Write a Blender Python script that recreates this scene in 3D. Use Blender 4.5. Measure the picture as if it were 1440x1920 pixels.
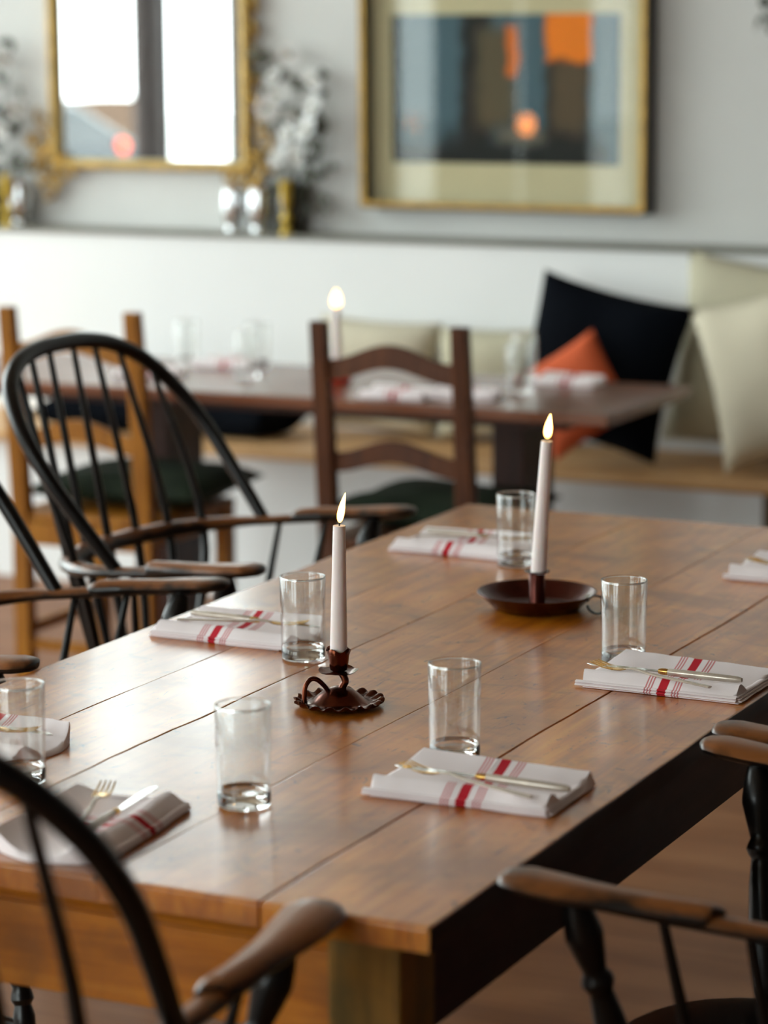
import bpy, bmesh, math, random
from mathutils import Vector, Matrix, noise

PI = math.pi
S = bpy.context.scene
for o in list(bpy.data.objects):
    bpy.data.objects.remove(o, do_unlink=True)
COL = S.collection

# ------------------------------------------------------------------ camera
cam = bpy.data.cameras.new('camera')
cam.sensor_fit = 'VERTICAL'
cam.sensor_height = 32.0
cam.sensor_width = 24.0
cam.lens = 85.0
cam.dof.use_dof = True
cam.dof.focus_distance = 3.78
cam.dof.aperture_fstop = 2.5
cam.clip_end = 200
co = bpy.data.objects.new('camera', cam)
COL.objects.link(co)
Rv = Vector((0.898116, 0.439710, -0.006562))
Uv = Vector((-0.071685, 0.161106, 0.984330))
Fv = Vector((-0.433877, 0.883572, -0.176212))
m = Matrix((Rv, Uv, -Fv)).transposed().to_4x4()
m.translation = Vector((1.15314, -2.44824, 1.67428))
co.matrix_world = m
S.camera = co

# ------------------------------------------------------------------ view, world and daylight
S.view_settings.view_transform = 'Standard'
S.view_settings.look = 'None'
S.view_settings.gamma = 1.0
S.view_settings.use_curve_mapping = False
S.view_settings.exposure = 0.85
SKY = 5.0
world = bpy.data.worlds.new('overcast_sky')
S.world = world
world.use_nodes = True
wn = world.node_tree
bgn = wn.nodes['Background']
bgn.inputs['Color'].default_value = (0.91, 0.97, 0.98, 1)
bgn.inputs['Strength'].default_value = SKY
ZC = 4.2                     # ceiling height
WX = -5.6                    # window wall
WZ0, WZ1 = 0.35, 3.95        # window sill and head
WINDOWS = [(2.45, 4.5), (1.15, 2.33), (0.22, 1.03), (-0.9, 0.10), (-2.35, -1.57), (-3.67, -3.28), (-5.6, -4.5)]
for i, (y0, y1) in enumerate(WINDOWS):          # sampling portals in the window openings
    ld = bpy.data.lights.new('window_daylight', 'AREA')
    ld.shape = 'RECTANGLE'
    ld.size = WZ1 - WZ0
    ld.size_y = y1 - y0
    ld.cycles.is_portal = True
    lo = bpy.data.objects.new('window_daylight', ld)
    lo.location = (WX + 0.02, (y0 + y1) / 2, (WZ0 + WZ1) / 2)
    lo.rotation_euler = (0, -PI / 2, 0)
    COL.objects.link(lo)
FRONT_WINDOWS = [(-5.0, -3.4), (-3.0, -1.4)]       # in the wall behind the camera
for (x0, x1) in FRONT_WINDOWS:
    ld = bpy.data.lights.new('window_daylight', 'AREA')
    ld.shape = 'RECTANGLE'
    ld.size = x1 - x0
    ld.size_y = WZ1 - WZ0
    ld.cycles.is_portal = True
    lo = bpy.data.objects.new('window_daylight', ld)
    lo.location = ((x0 + x1) / 2, -5.98, (WZ0 + WZ1) / 2)
    lo.rotation_euler = (PI / 2, 0, 0)
    COL.objects.link(lo)
S.cycles.max_bounces = 10
S.cycles.transparent_max_bounces = 16
S.cycles.transmission_bounces = 10
S.cycles.sample_clamp_indirect = 8.0
S.cycles.blur_glossy = 0.5

# ------------------------------------------------------------------ material helpers
def srgb(r, g, b):
    f = lambda c: (c / 255 / 12.92) if c / 255 <= 0.04045 else ((c / 255 + 0.055) / 1.055) ** 2.4
    return (f(r), f(g), f(b), 1)

def newmat(name):
    mt = bpy.data.materials.new(name)
    mt.use_nodes = True
    nt = mt.node_tree
    return mt, nt, nt.nodes['Principled BSDF']

def node(nt, kind, **kw):
    n = nt.nodes.new(kind)
    for k, v in kw.items():
        if k in n.inputs:
            n.inputs[k].default_value = v
        else:
            setattr(n, k, v)
    return n

def plain(name, col, rough=0.5, metal=0.0, vary=0.12, scale=8.0, bump=0.0, coat=0.0, **kw):
    mt, nt, p = newmat(name)
    tc = node(nt, 'ShaderNodeTexCoord')
    nz = node(nt, 'ShaderNodeTexNoise', Scale=scale, Detail=4.0)
    nt.links.new(tc.outputs['Object'], nz.inputs['Vector'])
    rp = node(nt, 'ShaderNodeValToRGB')
    rp.color_ramp.elements[0].position = 0.3
    rp.color_ramp.elements[1].position = 0.7
    rp.color_ramp.elements[0].color = tuple(c * (1 - vary) for c in col[:3]) + (1,)
    rp.color_ramp.elements[1].color = tuple(min(1, c * (1 + vary)) for c in col[:3]) + (1,)
    nt.links.new(nz.outputs['Fac'], rp.inputs['Fac'])
    nt.links.new(rp.outputs['Color'], p.inputs['Base Color'])
    p.inputs['Roughness'].default_value = rough
    p.inputs['Metallic'].default_value = metal
    p.inputs['Coat Weight'].default_value = coat
    p.inputs['Coat Roughness'].default_value = 0.15
    for k, v in kw.items():
        p.inputs[k].default_value = v
    if bump:
        b = node(nt, 'ShaderNodeBump', Strength=bump, Distance=0.004)
        nt.links.new(nz.outputs['Fac'], b.inputs['Height'])
        nt.links.new(b.outputs['Normal'], p.inputs['Normal'])
    return mt

def wood(name, c_dark, c_mid, c_light, axis='Y', grain=(40, 1.6, 40), rough=0.42, stains=0.5, coat=0.0, coat_rough=0.2, bump=0.12, stain_col=None, stain_scale=1.0, plank=False, coat_ior=1.5):
    """long grained wood; axis says which way the grain runs"""
    mt, nt, p = newmat(name)
    L = nt.links.new
    tc = node(nt, 'ShaderNodeTexCoord')
    sc = {'Y': (grain[0], grain[1], grain[2]), 'X': (grain[1], grain[0], grain[2]), 'Z': (grain[0], grain[2], grain[1])}[axis]
    mp = node(nt, 'ShaderNodeMapping')
    mp.inputs['Scale'].default_value = sc
    if plank:
        at = node(nt, 'ShaderNodeAttribute', attribute_name='plank')
        off = node(nt, 'ShaderNodeVectorMath', operation='SCALE')
        off.inputs[0].default_value = (3.1, 7.7, 1.9)
        L(at.outputs['Fac'], off.inputs['Scale'])
        ad = node(nt, 'ShaderNodeVectorMath', operation='ADD')
        L(tc.outputs['Object'], ad.inputs[0]); L(off.outputs[0], ad.inputs[1])
        src = ad.outputs[0]
    else:
        src = tc.outputs['Object']
    L(src, mp.inputs['Vector'])
    n1 = node(nt, 'ShaderNodeTexNoise', Scale=1.0, Detail=6.0, Roughness=0.62, Distortion=0.6)
    L(mp.outputs['Vector'], n1.inputs['Vector'])
    r1 = node(nt, 'ShaderNodeValToRGB')
    e = r1.color_ramp.elements
    e[0].position = 0.30; e[0].color = c_dark
    e[1].position = 0.72; e[1].color = c_light
    em = e.new(0.5); em.color = c_mid
    L(n1.outputs['Fac'], r1.inputs['Fac'])
    n2 = node(nt, 'ShaderNodeTexNoise', Scale=3.2 * stain_scale, Detail=5.0, Roughness=0.6, Distortion=1.2)
    L(src, n2.inputs['Vector'])
    r2 = node(nt, 'ShaderNodeValToRGB')
    e = r2.color_ramp.elements
    e[0].position = 0.34; e[0].color = (0, 0, 0, 1)
    e[1].position = 0.58; e[1].color = (1, 1, 1, 1)
    L(n2.outputs['Fac'], r2.inputs['Fac'])
    inv = node(nt, 'ShaderNodeMath', operation='MULTIPLY_ADD')
    inv.inputs[1].default_value = -stains; inv.inputs[2].default_value = stains
    L(r2.outputs['Color'], inv.inputs[0])
    mx = node(nt, 'ShaderNodeMix', data_type='RGBA')
    L(inv.outputs[0], mx.inputs['Factor'])
    L(r1.outputs['Color'], mx.inputs['A'])
    mx.inputs['B'].default_value = stain_col or c_dark
    col = mx.outputs['Result']
    if plank:
        # small dark dents and scars
        n3 = node(nt, 'ShaderNodeTexNoise', Scale=26.0, Detail=5.0, Roughness=0.7, Distortion=1.5)
        mp3 = node(nt, 'ShaderNodeMapping'); mp3.inputs['Scale'].default_value = (1.6, 0.7, 1)
        L(src, mp3.inputs['Vector']); L(mp3.outputs['Vector'], n3.inputs['Vector'])
        r3 = node(nt, 'ShaderNodeValToRGB')
        e = r3.color_ramp.elements
        e[0].position = 0.615; e[0].color = (0, 0, 0, 1)
        e[1].position = 0.665; e[1].color = (1, 1, 1, 1)
        L(n3.outputs['Fac'], r3.inputs['Fac'])
        m3 = node(nt, 'ShaderNodeMath', operation='MULTIPLY'); m3.inputs[1].default_value = 0.75
        L(r3.outputs['Color'], m3.inputs[0])
        mx3 = node(nt, 'ShaderNodeMix', data_type='RGBA')
        L(m3.outputs[0], mx3.inputs['Factor']); L(col, mx3.inputs['A'])
        mx3.inputs['B'].default_value = srgb(52, 28, 14)
        col = mx3.outputs['Result']
        # broad darker smudges
        n4 = node(nt, 'ShaderNodeTexNoise', Scale=8.0, Detail=4.0, Roughness=0.65, Distortion=2.0)
        L(src, n4.inputs['Vector'])
        r4 = node(nt, 'ShaderNodeValToRGB')
        e = r4.color_ramp.elements
        e[0].position = 0.56; e[0].color = (0, 0, 0, 1)
        e[1].position = 0.68; e[1].color = (1, 1, 1, 1)
        L(n4.outputs['Fac'], r4.inputs['Fac'])
        m4 = node(nt, 'ShaderNodeMath', operation='MULTIPLY'); m4.inputs[1].default_value = 0.42
        L(r4.outputs['Color'], m4.inputs[0])
        mx4 = node(nt, 'ShaderNodeMix', data_type='RGBA')
        L(m4.outputs[0], mx4.inputs['Factor']); L(col, mx4.inputs['A'])
        mx4.inputs['B'].default_value = srgb(96, 50, 20)
        col = mx4.outputs['Result']
        # tone of each plank
        hv = node(nt, 'ShaderNodeHueSaturation')
        mv = node(nt, 'ShaderNodeMath', operation='MULTIPLY_ADD'); mv.inputs[1].default_value = 0.26; mv.inputs[2].default_value = 0.87
        L(at.outputs['Fac'], mv.inputs[0]); L(mv.outputs[0], hv.inputs['Value']); L(col, hv.inputs['Color'])
        col = hv.outputs['Color']
    L(col, p.inputs['Base Color'])
    rr = node(nt, 'ShaderNodeMapRange')
    rr.inputs['To Min'].default_value = rough + 0.10; rr.inputs['To Max'].default_value = rough - 0.08
    L(n2.outputs['Fac'], rr.inputs['Value']); L(rr.outputs['Result'], p.inputs['Roughness'])
    p.inputs['Specular IOR Level'].default_value = 0.25
    p.inputs['Coat Weight'].default_value = coat
    p.inputs['Coat Roughness'].default_value = coat_rough
    p.inputs['Coat IOR'].default_value = coat_ior
    if bump:
        b = node(nt, 'ShaderNodeBump', Strength=bump, Distance=0.003)
        L(n1.outputs['Fac'], b.inputs['Height']); L(b.outputs['Normal'], p.inputs['Normal'])
        b2 = node(nt, 'ShaderNodeBump', Strength=bump * 0.35, Distance=0.003)
        L(n2.outputs['Fac'], b2.inputs['Height']); L(b2.outputs['Normal'], p.inputs['Coat Normal'])
    return mt

def math_n(nt, op, a, b=None, c=None):
    n = nt.nodes.new('ShaderNodeMath'); n.operation = op
    for i, v in enumerate((a, b, c)):
        if v is None: continue
        if isinstance(v, (int, float)): n.inputs[i].default_value = v
        else: nt.links.new(v, n.inputs[i])
    return n.outputs[0]

def band(nt, val, a, b, soft):
    """1 between a and b, soft edges"""
    def ss(v, lo, hi):
        r = nt.nodes.new('ShaderNodeMapRange'); r.interpolation_type = 'SMOOTHSTEP'
        r.inputs['From Min'].default_value = lo; r.inputs['From Max'].default_value = hi
        nt.links.new(v, r.inputs['Value']); return r.outputs['Result']
    return math_n(nt, 'SUBTRACT', ss(val, a - soft, a + soft), ss(val, b - soft, b + soft))

def mixcol(nt, fac, A, B):
    mx = nt.nodes.new('ShaderNodeMix'); mx.data_type = 'RGBA'
    nt.links.new(fac, mx.inputs['Factor'])
    for k, v in (('A', A), ('B', B)):
        if isinstance(v, tuple): mx.inputs[k].default_value = v
        else: nt.links.new(v, mx.inputs[k])
    return mx.outputs['Result']

def glass_mat(name, tint=(1, 1, 1, 1), ior=1.48):
    mt = bpy.data.materials.new(name); mt.use_nodes = True
    nt = mt.node_tree; nt.nodes.clear()
    g = node(nt, 'ShaderNodeBsdfGlass', Color=tint, Roughness=0.0, IOR=ior)
    out = node(nt, 'ShaderNodeOutputMaterial')
    nt.links.new(g.outputs[0], out.inputs['Surface'])
    return mt

def pane_mat(name, r0=0.024, tint=(0.96, 0.98, 0.97, 1), power=5.0):
    mt = bpy.data.materials.new(name); mt.use_nodes = True
    nt = mt.node_tree; nt.nodes.clear()
    t = node(nt, 'ShaderNodeBsdfTransparent', Color=tint)
    g = node(nt, 'ShaderNodeBsdfGlossy', Roughness=0.0)
    lw = node(nt, 'ShaderNodeLayerWeight', Blend=0.5)      # Schlick, the same from both sides of the pane
    pw = nt.nodes.new('ShaderNodeMath'); pw.operation = 'POWER'; pw.inputs[1].default_value = power
    nt.links.new(lw.outputs['Facing'], pw.inputs[0])
    fr = nt.nodes.new('ShaderNodeMath'); fr.operation = 'MULTIPLY_ADD'; fr.inputs[1].default_value = 0.9; fr.inputs[2].default_value = r0
    nt.links.new(pw.outputs[0], fr.inputs[0])
    mx = node(nt, 'ShaderNodeMixShader'); out = node(nt, 'ShaderNodeOutputMaterial')
    nt.links.new(fr.outputs[0], mx.inputs[0]); nt.links.new(t.outputs[0], mx.inputs[1])
    nt.links.new(g.outputs[0], mx.inputs[2]); nt.links.new(mx.outputs[0], out.inputs['Surface'])
    return mt

# ------------------------------------------------------------------ materials
M = {}
M['table'] = wood('worn_pine_top', srgb(166, 88, 8), srgb(206, 120, 20), srgb(222, 144, 38), 'Y', (50, 3.0, 20), rough=0.36, stains=0.9, coat=1.0, coat_rough=0.22, bump=0.02, stain_col=srgb(150, 84, 28), plank=True, coat_ior=1.5)
M['table_edge'] = wood('shaded_table_edge', srgb(44, 22, 10), srgb(60, 32, 14), srgb(84, 48, 22), 'Y', (38, 2.0, 38), rough=0.45, stains=0.5)  # long sides darker than the top: their shade is put into the colour
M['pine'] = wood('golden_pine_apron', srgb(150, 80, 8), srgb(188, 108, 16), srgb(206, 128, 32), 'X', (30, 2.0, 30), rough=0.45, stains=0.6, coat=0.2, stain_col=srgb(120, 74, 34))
M['pine_side_shaded'] = wood('shaded_pine_side_apron', srgb(50, 22, 12), srgb(66, 30, 16), srgb(80, 40, 22), 'Y', (30, 2.0, 30), rough=0.45, stains=0.5)  # unlit side of the apron, shade baked into the wood tones
M['pine_leg'] = wood('pine_table_leg', srgb(110, 82, 34), srgb(160, 112, 44), srgb(184, 132, 56), 'Z', (30, 2.0, 30), rough=0.5, stains=0.7, stain_col=srgb(92, 84, 50))
M['table2'] = wood('brown_table_wood', srgb(94, 48, 24), srgb(120, 68, 38), srgb(140, 86, 52), 'X', (26, 1.4, 20), rough=0.30, stains=0.4, coat=0.65, coat_rough=0.2, bump=.03)
M['table2_leg'] = wood('dark_table_pedestal', srgb(40, 18, 11), srgb(58, 28, 18), srgb(74, 40, 28), 'Z', (26, 1.6, 26), rough=0.4, stains=0.4)
M['oak'] = wood('honey_chair_wood', srgb(118, 70, 14), srgb(152, 96, 24), srgb(170, 114, 36), 'Z', (34, 2.2, 34), rough=0.42, stains=0.3)
M['walnut'] = wood('brown_chair_wood', srgb(56, 26, 8), srgb(82, 42, 14), srgb(100, 56, 22), 'Z', (34, 2.2, 34), rough=0.42, stains=0.4)
M['bench'] = wood('bench_seat_wood', srgb(176, 130, 82), srgb(202, 160, 112), srgb(216, 180, 138), 'X', (26, 1.4, 26), rough=0.5, stains=0.3)
M['bench_edge'] = wood('bench_divider_wood', srgb(60, 44, 24), srgb(84, 62, 34), srgb(100, 76, 44), 'Z', (26, 2, 26), rough=0.5, stains=0.3)
M['black'] = plain('black_painted_wood', srgb(13, 11, 10), rough=0.30, vary=0.3, scale=14, coat=0.1, **{'Specular IOR Level': 0.3})
def worn_lit_black():
    mt, nt, p = newmat('worn_lit_black_paint')
    tc = node(nt, 'ShaderNodeTexCoord')
    n = node(nt, 'ShaderNodeTexNoise', Scale=9.0, Detail=5.0, Roughness=0.6)
    nt.links.new(tc.outputs['Object'], n.inputs['Vector'])
    g = node(nt, 'ShaderNodeNewGeometry')
    sx = node(nt, 'ShaderNodeSeparateXYZ'); nt.links.new(g.outputs['Normal'], sx.inputs[0])
    up = math_n(nt, 'MULTIPLY', sx.outputs['Z'], 0.34)  # upward faces browner: bare worn wood, plus warm light painted in
    f = math_n(nt, 'ADD', n.outputs['Fac'], up)
    r = node(nt, 'ShaderNodeValToRGB')
    e = r.color_ramp.elements
    e[0].position = 0.64; e[0].color = srgb(16, 11, 9)
    e[1].position = 0.86; e[1].color = srgb(140, 84, 40)
    nt.links.new(f, r.inputs['Fac']); nt.links.new(r.outputs['Color'], p.inputs['Base Color'])
    p.inputs['Roughness'].default_value = 0.34; p.inputs['Coat Weight'].default_value = 0.1
    p.inputs['Coat Roughness'].default_value = 0.15
    return mt
M['worn'] = worn_lit_black()
M['wall_up'] = plain('limewashed_wall', srgb(206, 206, 203), rough=0.85, vary=0.05, scale=2.5, bump=0.5)
M['wall_low'] = plain('smooth_white_panel', srgb(230, 231, 231), rough=0.6, vary=0.015, scale=3)
M['wall_room'] = plain('cream_plaster', srgb(196, 186, 172), rough=0.85, vary=0.05, scale=3)
M['wall_pier'] = plain('dark_grey_window_wall', srgb(86, 80, 72), rough=0.8, vary=0.06)
M['wall_dark'] = plain('brown_panelled_wall', srgb(62, 42, 30), rough=0.7, vary=0.1, scale=3)
M['ceiling'] = plain('ceiling_paint', srgb(150, 132, 112), rough=0.9, vary=0.03)
M['ledge'] = plain('grey_green_ledge', srgb(112, 110, 98), rough=0.5, vary=0.1)
M['mullion'] = plain('dark_brown_window_frame', srgb(40, 20, 11), rough=0.5, vary=0.1)
M['floor'] = wood('floor_boards', srgb(116, 74, 44), srgb(140, 92, 58), srgb(156, 108, 70), 'X', (12, 0.9, 10), rough=0.42, stains=0.4, stain_scale=0.4, bump=0.04)
M['floorline'] = M['floor']
M['gold'] = plain('gilt_plaster', srgb(158, 124, 60), rough=0.36, metal=0.7, vary=0.25, scale=30, bump=0.4)
M['gold_pale'] = plain('pale_gilt', srgb(190, 168, 112), rough=0.38, metal=0.5, vary=0.15, scale=20)
M['brass'] = plain('old_brass', srgb(200, 168, 66), rough=0.35, metal=0.6, vary=0.2, scale=20)
M['silver'] = plain('mercury_glass', srgb(226, 228, 230), rough=0.18, metal=0.9, vary=0.12, scale=24)
M['copper'] = plain('dark_copper', srgb(92, 46, 28), rough=0.25, metal=0.95, vary=0.35, scale=40, bump=0.15)
M['pan'] = plain('red_brown_enamelled_pan', srgb(74, 28, 18), rough=0.25, metal=0.75, vary=0.25, scale=20)
M['wax'] = plain('ivory_wax', srgb(240, 228, 226), rough=0.45, vary=0.02, scale=20, **{'Subsurface Weight': 0.35, 'Subsurface Radius': (0.012, 0.006, 0.004)})
M['wick'] = plain('charred_wick', srgb(20, 14, 12), rough=0.9)
M['glass'] = glass_mat('clear_tumbler_glass')
M['pane'] = pane_mat('thin_pane')
M['pane_glass'] = pane_mat('thin_tumbler_glass', 0.06, (0.985, 0.99, 0.985, 1), 3.2)
M['steel'] = plain('polished_steel', srgb(206, 204, 200), rough=0.16, metal=1.0, vary=0.05)
M['gilt_steel'] = plain('brushed_gold_steel', srgb(214, 170, 96), rough=0.22, metal=1.0, vary=0.06)
M['pearl'] = plain('pale_resin_handle', srgb(204, 192, 178), rough=0.22, vary=0.12, scale=60, coat=0.6, metal=0.35)
M['cream'] = plain('cream_linen', srgb(202, 194, 172), rough=0.95, vary=0.05, scale=5, bump=0.2)
M['cream2'] = plain('oatmeal_linen', srgb(186, 180, 156), rough=0.95, vary=0.06, scale=5, bump=0.2)
M['navy'] = plain('midnight_blue_cotton', srgb(8, 11, 17), rough=0.9, vary=0.2, scale=5, **{'Specular IOR Level': 0.05})
M['orange'] = plain('burnt_orange_cotton', srgb(206, 92, 50), rough=0.9, vary=0.06, scale=5)
M['green'] = plain('bottle_green_velvet', srgb(24, 34, 20), rough=0.8, vary=0.5, scale=6, **{'Specular IOR Level': 0.15})
M['petal'] = plain('white_petals', srgb(226, 224, 222), rough=0.8, vary=0.05, **{'Subsurface Weight': 0.1})
M['stamen'] = plain('olive_flower_centre', srgb(120, 116, 70), rough=0.8)
M['leaf'] = plain('dark_olive_leaf', srgb(44, 46, 22), rough=0.55, vary=0.35, scale=20)
M['vase'] = plain('dark_green_glazed_pot', srgb(50, 44, 30), rough=0.25, vary=0.4, scale=30, coat=0.5)
M['blackframe'] = plain('black_frame_wood', srgb(20, 18, 16), rough=0.35)
M['mat_board'] = plain('cream_mat_board', srgb(212, 196, 160), rough=0.9, vary=0.02)
M['redvotive'] = plain('red_votive_glass', srgb(190, 34, 26), rough=0.15, vary=0.1, coat=0.8)
M['mirror'] = plain('mirror_silvering', (0.93, 0.94, 0.94, 1), rough=0.0, metal=1.0, vary=0.0)
M['street'] = plain('pale_concrete_street', srgb(225, 225, 222), rough=0.9, vary=0.04, scale=0.5)
M['carpaint'] = plain('blue_grey_car_paint', srgb(22, 40, 48), rough=0.35, vary=0.03, coat=0.08)
M['carpaint2'] = plain('silver_car_paint', srgb(176, 190, 204), rough=0.25, vary=0.03, coat=1.0)
M['carglass'] = plain('dark_car_glass', srgb(14, 34, 40), rough=0.25, vary=0.0, coat=0.2)
M['tyre'] = plain('tyre_rubber', srgb(24, 24, 24), rough=0.8)
M['brickfar'] = plain('tan_kerb_brick', srgb(72, 52, 36), rough=0.9)
M['tree'] = plain('street_tree_leaves', srgb(96, 132, 70), rough=0.8, vary=0.3, scale=3)

def emis(name, col, strength):
    mt = bpy.data.materials.new(name); mt.use_nodes = True
    nt = mt.node_tree; nt.nodes.clear()
    e = node(nt, 'ShaderNodeEmission', Color=col, Strength=strength)
    out = node(nt, 'ShaderNodeOutputMaterial'); nt.links.new(e.outputs[0], out.inputs['Surface'])
    return mt
def flame_mat():
    mt = bpy.data.materials.new('candle_flame'); mt.use_nodes = True
    nt = mt.node_tree; nt.nodes.clear()
    lw = node(nt, 'ShaderNodeLayerWeight', Blend=0.35)
    tc = node(nt, 'ShaderNodeTexCoord'); sx = node(nt, 'ShaderNodeSeparateXYZ')
    nt.links.new(tc.outputs['Generated'], sx.inputs[0])
    edge = node(nt, 'ShaderNodeMapRange'); edge.inputs['From Min'].default_value = 0.3; edge.inputs['From Max'].default_value = 0.95
    nt.links.new(lw.outputs['Facing'], edge.inputs['Value'])
    col = mixcol(nt, edge.outputs['Result'], (1.0, 0.62, 0.17, 1), (1.0, 0.26, 0.03, 1))
    low = node(nt, 'ShaderNodeMapRange'); low.inputs['From Min'].default_value = 0.0; low.inputs['From Max'].default_value = 0.3
    nt.links.new(sx.outputs['Z'], low.inputs['Value'])
    st = math_n(nt, 'MULTIPLY_ADD', low.outputs['Result'], 5.5, 1.6)
    e = node(nt, 'ShaderNodeEmission'); nt.links.new(col, e.inputs['Color']); nt.links.new(st, e.inputs['Strength'])
    out = node(nt, 'ShaderNodeOutputMaterial'); nt.links.new(e.outputs[0], out.inputs['Surface'])
    return mt
M['flame'] = flame_mat()
M['taillight'] = emis('lit_tail_lamp', (1.0, 0.13, 0.05, 1), 3.2)
M['lampshade'] = emis('lit_orange_lantern', (1.0, 0.30, 0.06, 1), 26.0)

def napkin_mat(name, sx_):
    """white cotton with woven red stripes across its length (object x)"""
    mt, nt, p = newmat(name)
    tc = node(nt, 'ShaderNodeTexCoord'); sp = node(nt, 'ShaderNodeSeparateXYZ')
    nt.links.new(tc.outputs['Object'], sp.inputs[0])
    x = sp.outputs['X']
    f = band(nt, x, sx_ - 0.0065, sx_ + 0.0065, 0.0006)
    for s in (-1, 1):
        for k in range(3):
            c = sx_ + s * (0.0165 + 0.0042 * k)
            f = math_n(nt, 'ADD', f, math_n(nt, 'MULTIPLY', band(nt, x, c - 0.0011, c + 0.0011, 0.0004), 0.75))
    f = math_n(nt, 'MINIMUM', f, 1.0)
    n = node(nt, 'ShaderNodeTexNoise', Scale=500.0); nt.links.new(tc.outputs['Object'], n.inputs['Vector'])
    c = mixcol(nt, f, srgb(250, 240, 242), srgb(196, 16, 40))
    nt.links.new(c, p.inputs['Base Color'])
    p.inputs['Roughness'].default_value = 0.9
    b = node(nt, 'ShaderNodeBump', Strength=0.15, Distance=0.001)
    nt.links.new(n.outputs['Fac'], b.inputs['Height']); nt.links.new(b.outputs['Normal'], p.inputs['Normal'])
    return mt
M['napkin'] = napkin_mat('striped_napkin_cotton', 0.012)

def art_mat():
    """a dim abstract print: slate ground, uprights painted in for reflections, two orange blocks (object x,z in metres from the print's lower left)"""
    mt, nt, p = newmat('dim_abstract_print')
    tc = node(nt, 'ShaderNodeTexCoord'); sp = node(nt, 'ShaderNodeSeparateXYZ')
    nt.links.new(tc.outputs['Object'], sp.inputs[0]); x, z = sp.outputs['X'], sp.outputs['Z']
    nz = node(nt, 'ShaderNodeTexNoise', Scale=14.0, Detail=5.0); nt.links.new(tc.outputs['Object'], nz.inputs['Vector'])
    nn = math_n(nt, 'MULTIPLY_ADD', nz.outputs['Fac'], 0.05, -0.025)
    xn = math_n(nt, 'ADD', x, nn); zn = math_n(nt, 'ADD', z, nn)
    def rect(c, x0, x1, z0, z1, colr, s=0.008, amt=1.0):
        f = math_n(nt, 'MULTIPLY', band(nt, xn, x0, x1, s), band(nt, zn, z0, z1, s))
        if amt < 1: f = math_n(nt, 'MULTIPLY', f, amt)
        return mixcol(nt, f, c, colr)
    c = mixcol(nt, band(nt, x, 0.0, 2.0, 0.05), srgb(70, 92, 100), srgb(74, 98, 110))
    c = rect(c, -0.1, 0.030, -1, 2, srgb(6, 10, 12), 0.02)
    c = rect(c, 0.225, 0.325, -1, 2, srgb(4, 5, 6), 0.02)  # dark and tan uprights: room reflections in the glass, painted into the print
    c = rect(c, 0.28, 0.405, 0.10, 0.40, srgb(92, 78, 56), 0.035)
    c = rect(c, 0.380, 0.415, 0.26, 0.41, srgb(226, 112, 20), 0.008)
    c = rect(c, 0.500, 0.635, -1, 2, srgb(12, 8, 6), 0.015)
    c = rect(c, 0.520, 0.632, 0.08, 0.30, srgb(92, 72, 50), 0.03)
    c = rect(c, 0.500, 0.645, 0.300, 0.445, srgb(255, 132, 0), 0.012)
    c = rect(c, -0.2, 0.70, -0.2, 0.055, srgb(8, 10, 10), 0.03)
    c = rect(c, 0.16, 0.66, 0.0, 0.10, srgb(14, 13, 11), 0.04, 0.8)
    c = rect(c, 0.35, 0.50, 0.06, 0.10, srgb(128, 116, 98), 0.02, 0.6)
    nt.links.new(c, p.inputs['Base Color']); p.inputs['Roughness'].default_value = 0.8
    return mt
M['art'] = art_mat()

# ------------------------------------------------------------------ geometry helpers
def catmull(pts, n):
    P = [Vector(p) for p in pts]
    P = [P[0] * 2 - P[1]] + P + [P[-1] * 2 - P[-2]]
    out = []
    for i in range(1, len(P) - 2):
        for k in range(n):
            t = k / n
            a, b, c, d = P[i - 1], P[i], P[i + 1], P[i + 2]
            out.append(0.5 * ((2 * b) + (c - a) * t + (2 * a - 5 * b + 4 * c - d) * t * t + (3 * b - a - 3 * c + d) * t ** 3))
    out.append(P[-2].copy())
    return out

def interp(tab, t):
    if t <= tab[0][0]: return tab[0][1]
    for (a, x), (b, y) in zip(tab, tab[1:]):
        if t <= b:
            k = (t - a) / (b - a) if b > a else 0
            return x + (y - x) * k
    return tab[-1][1]

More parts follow.
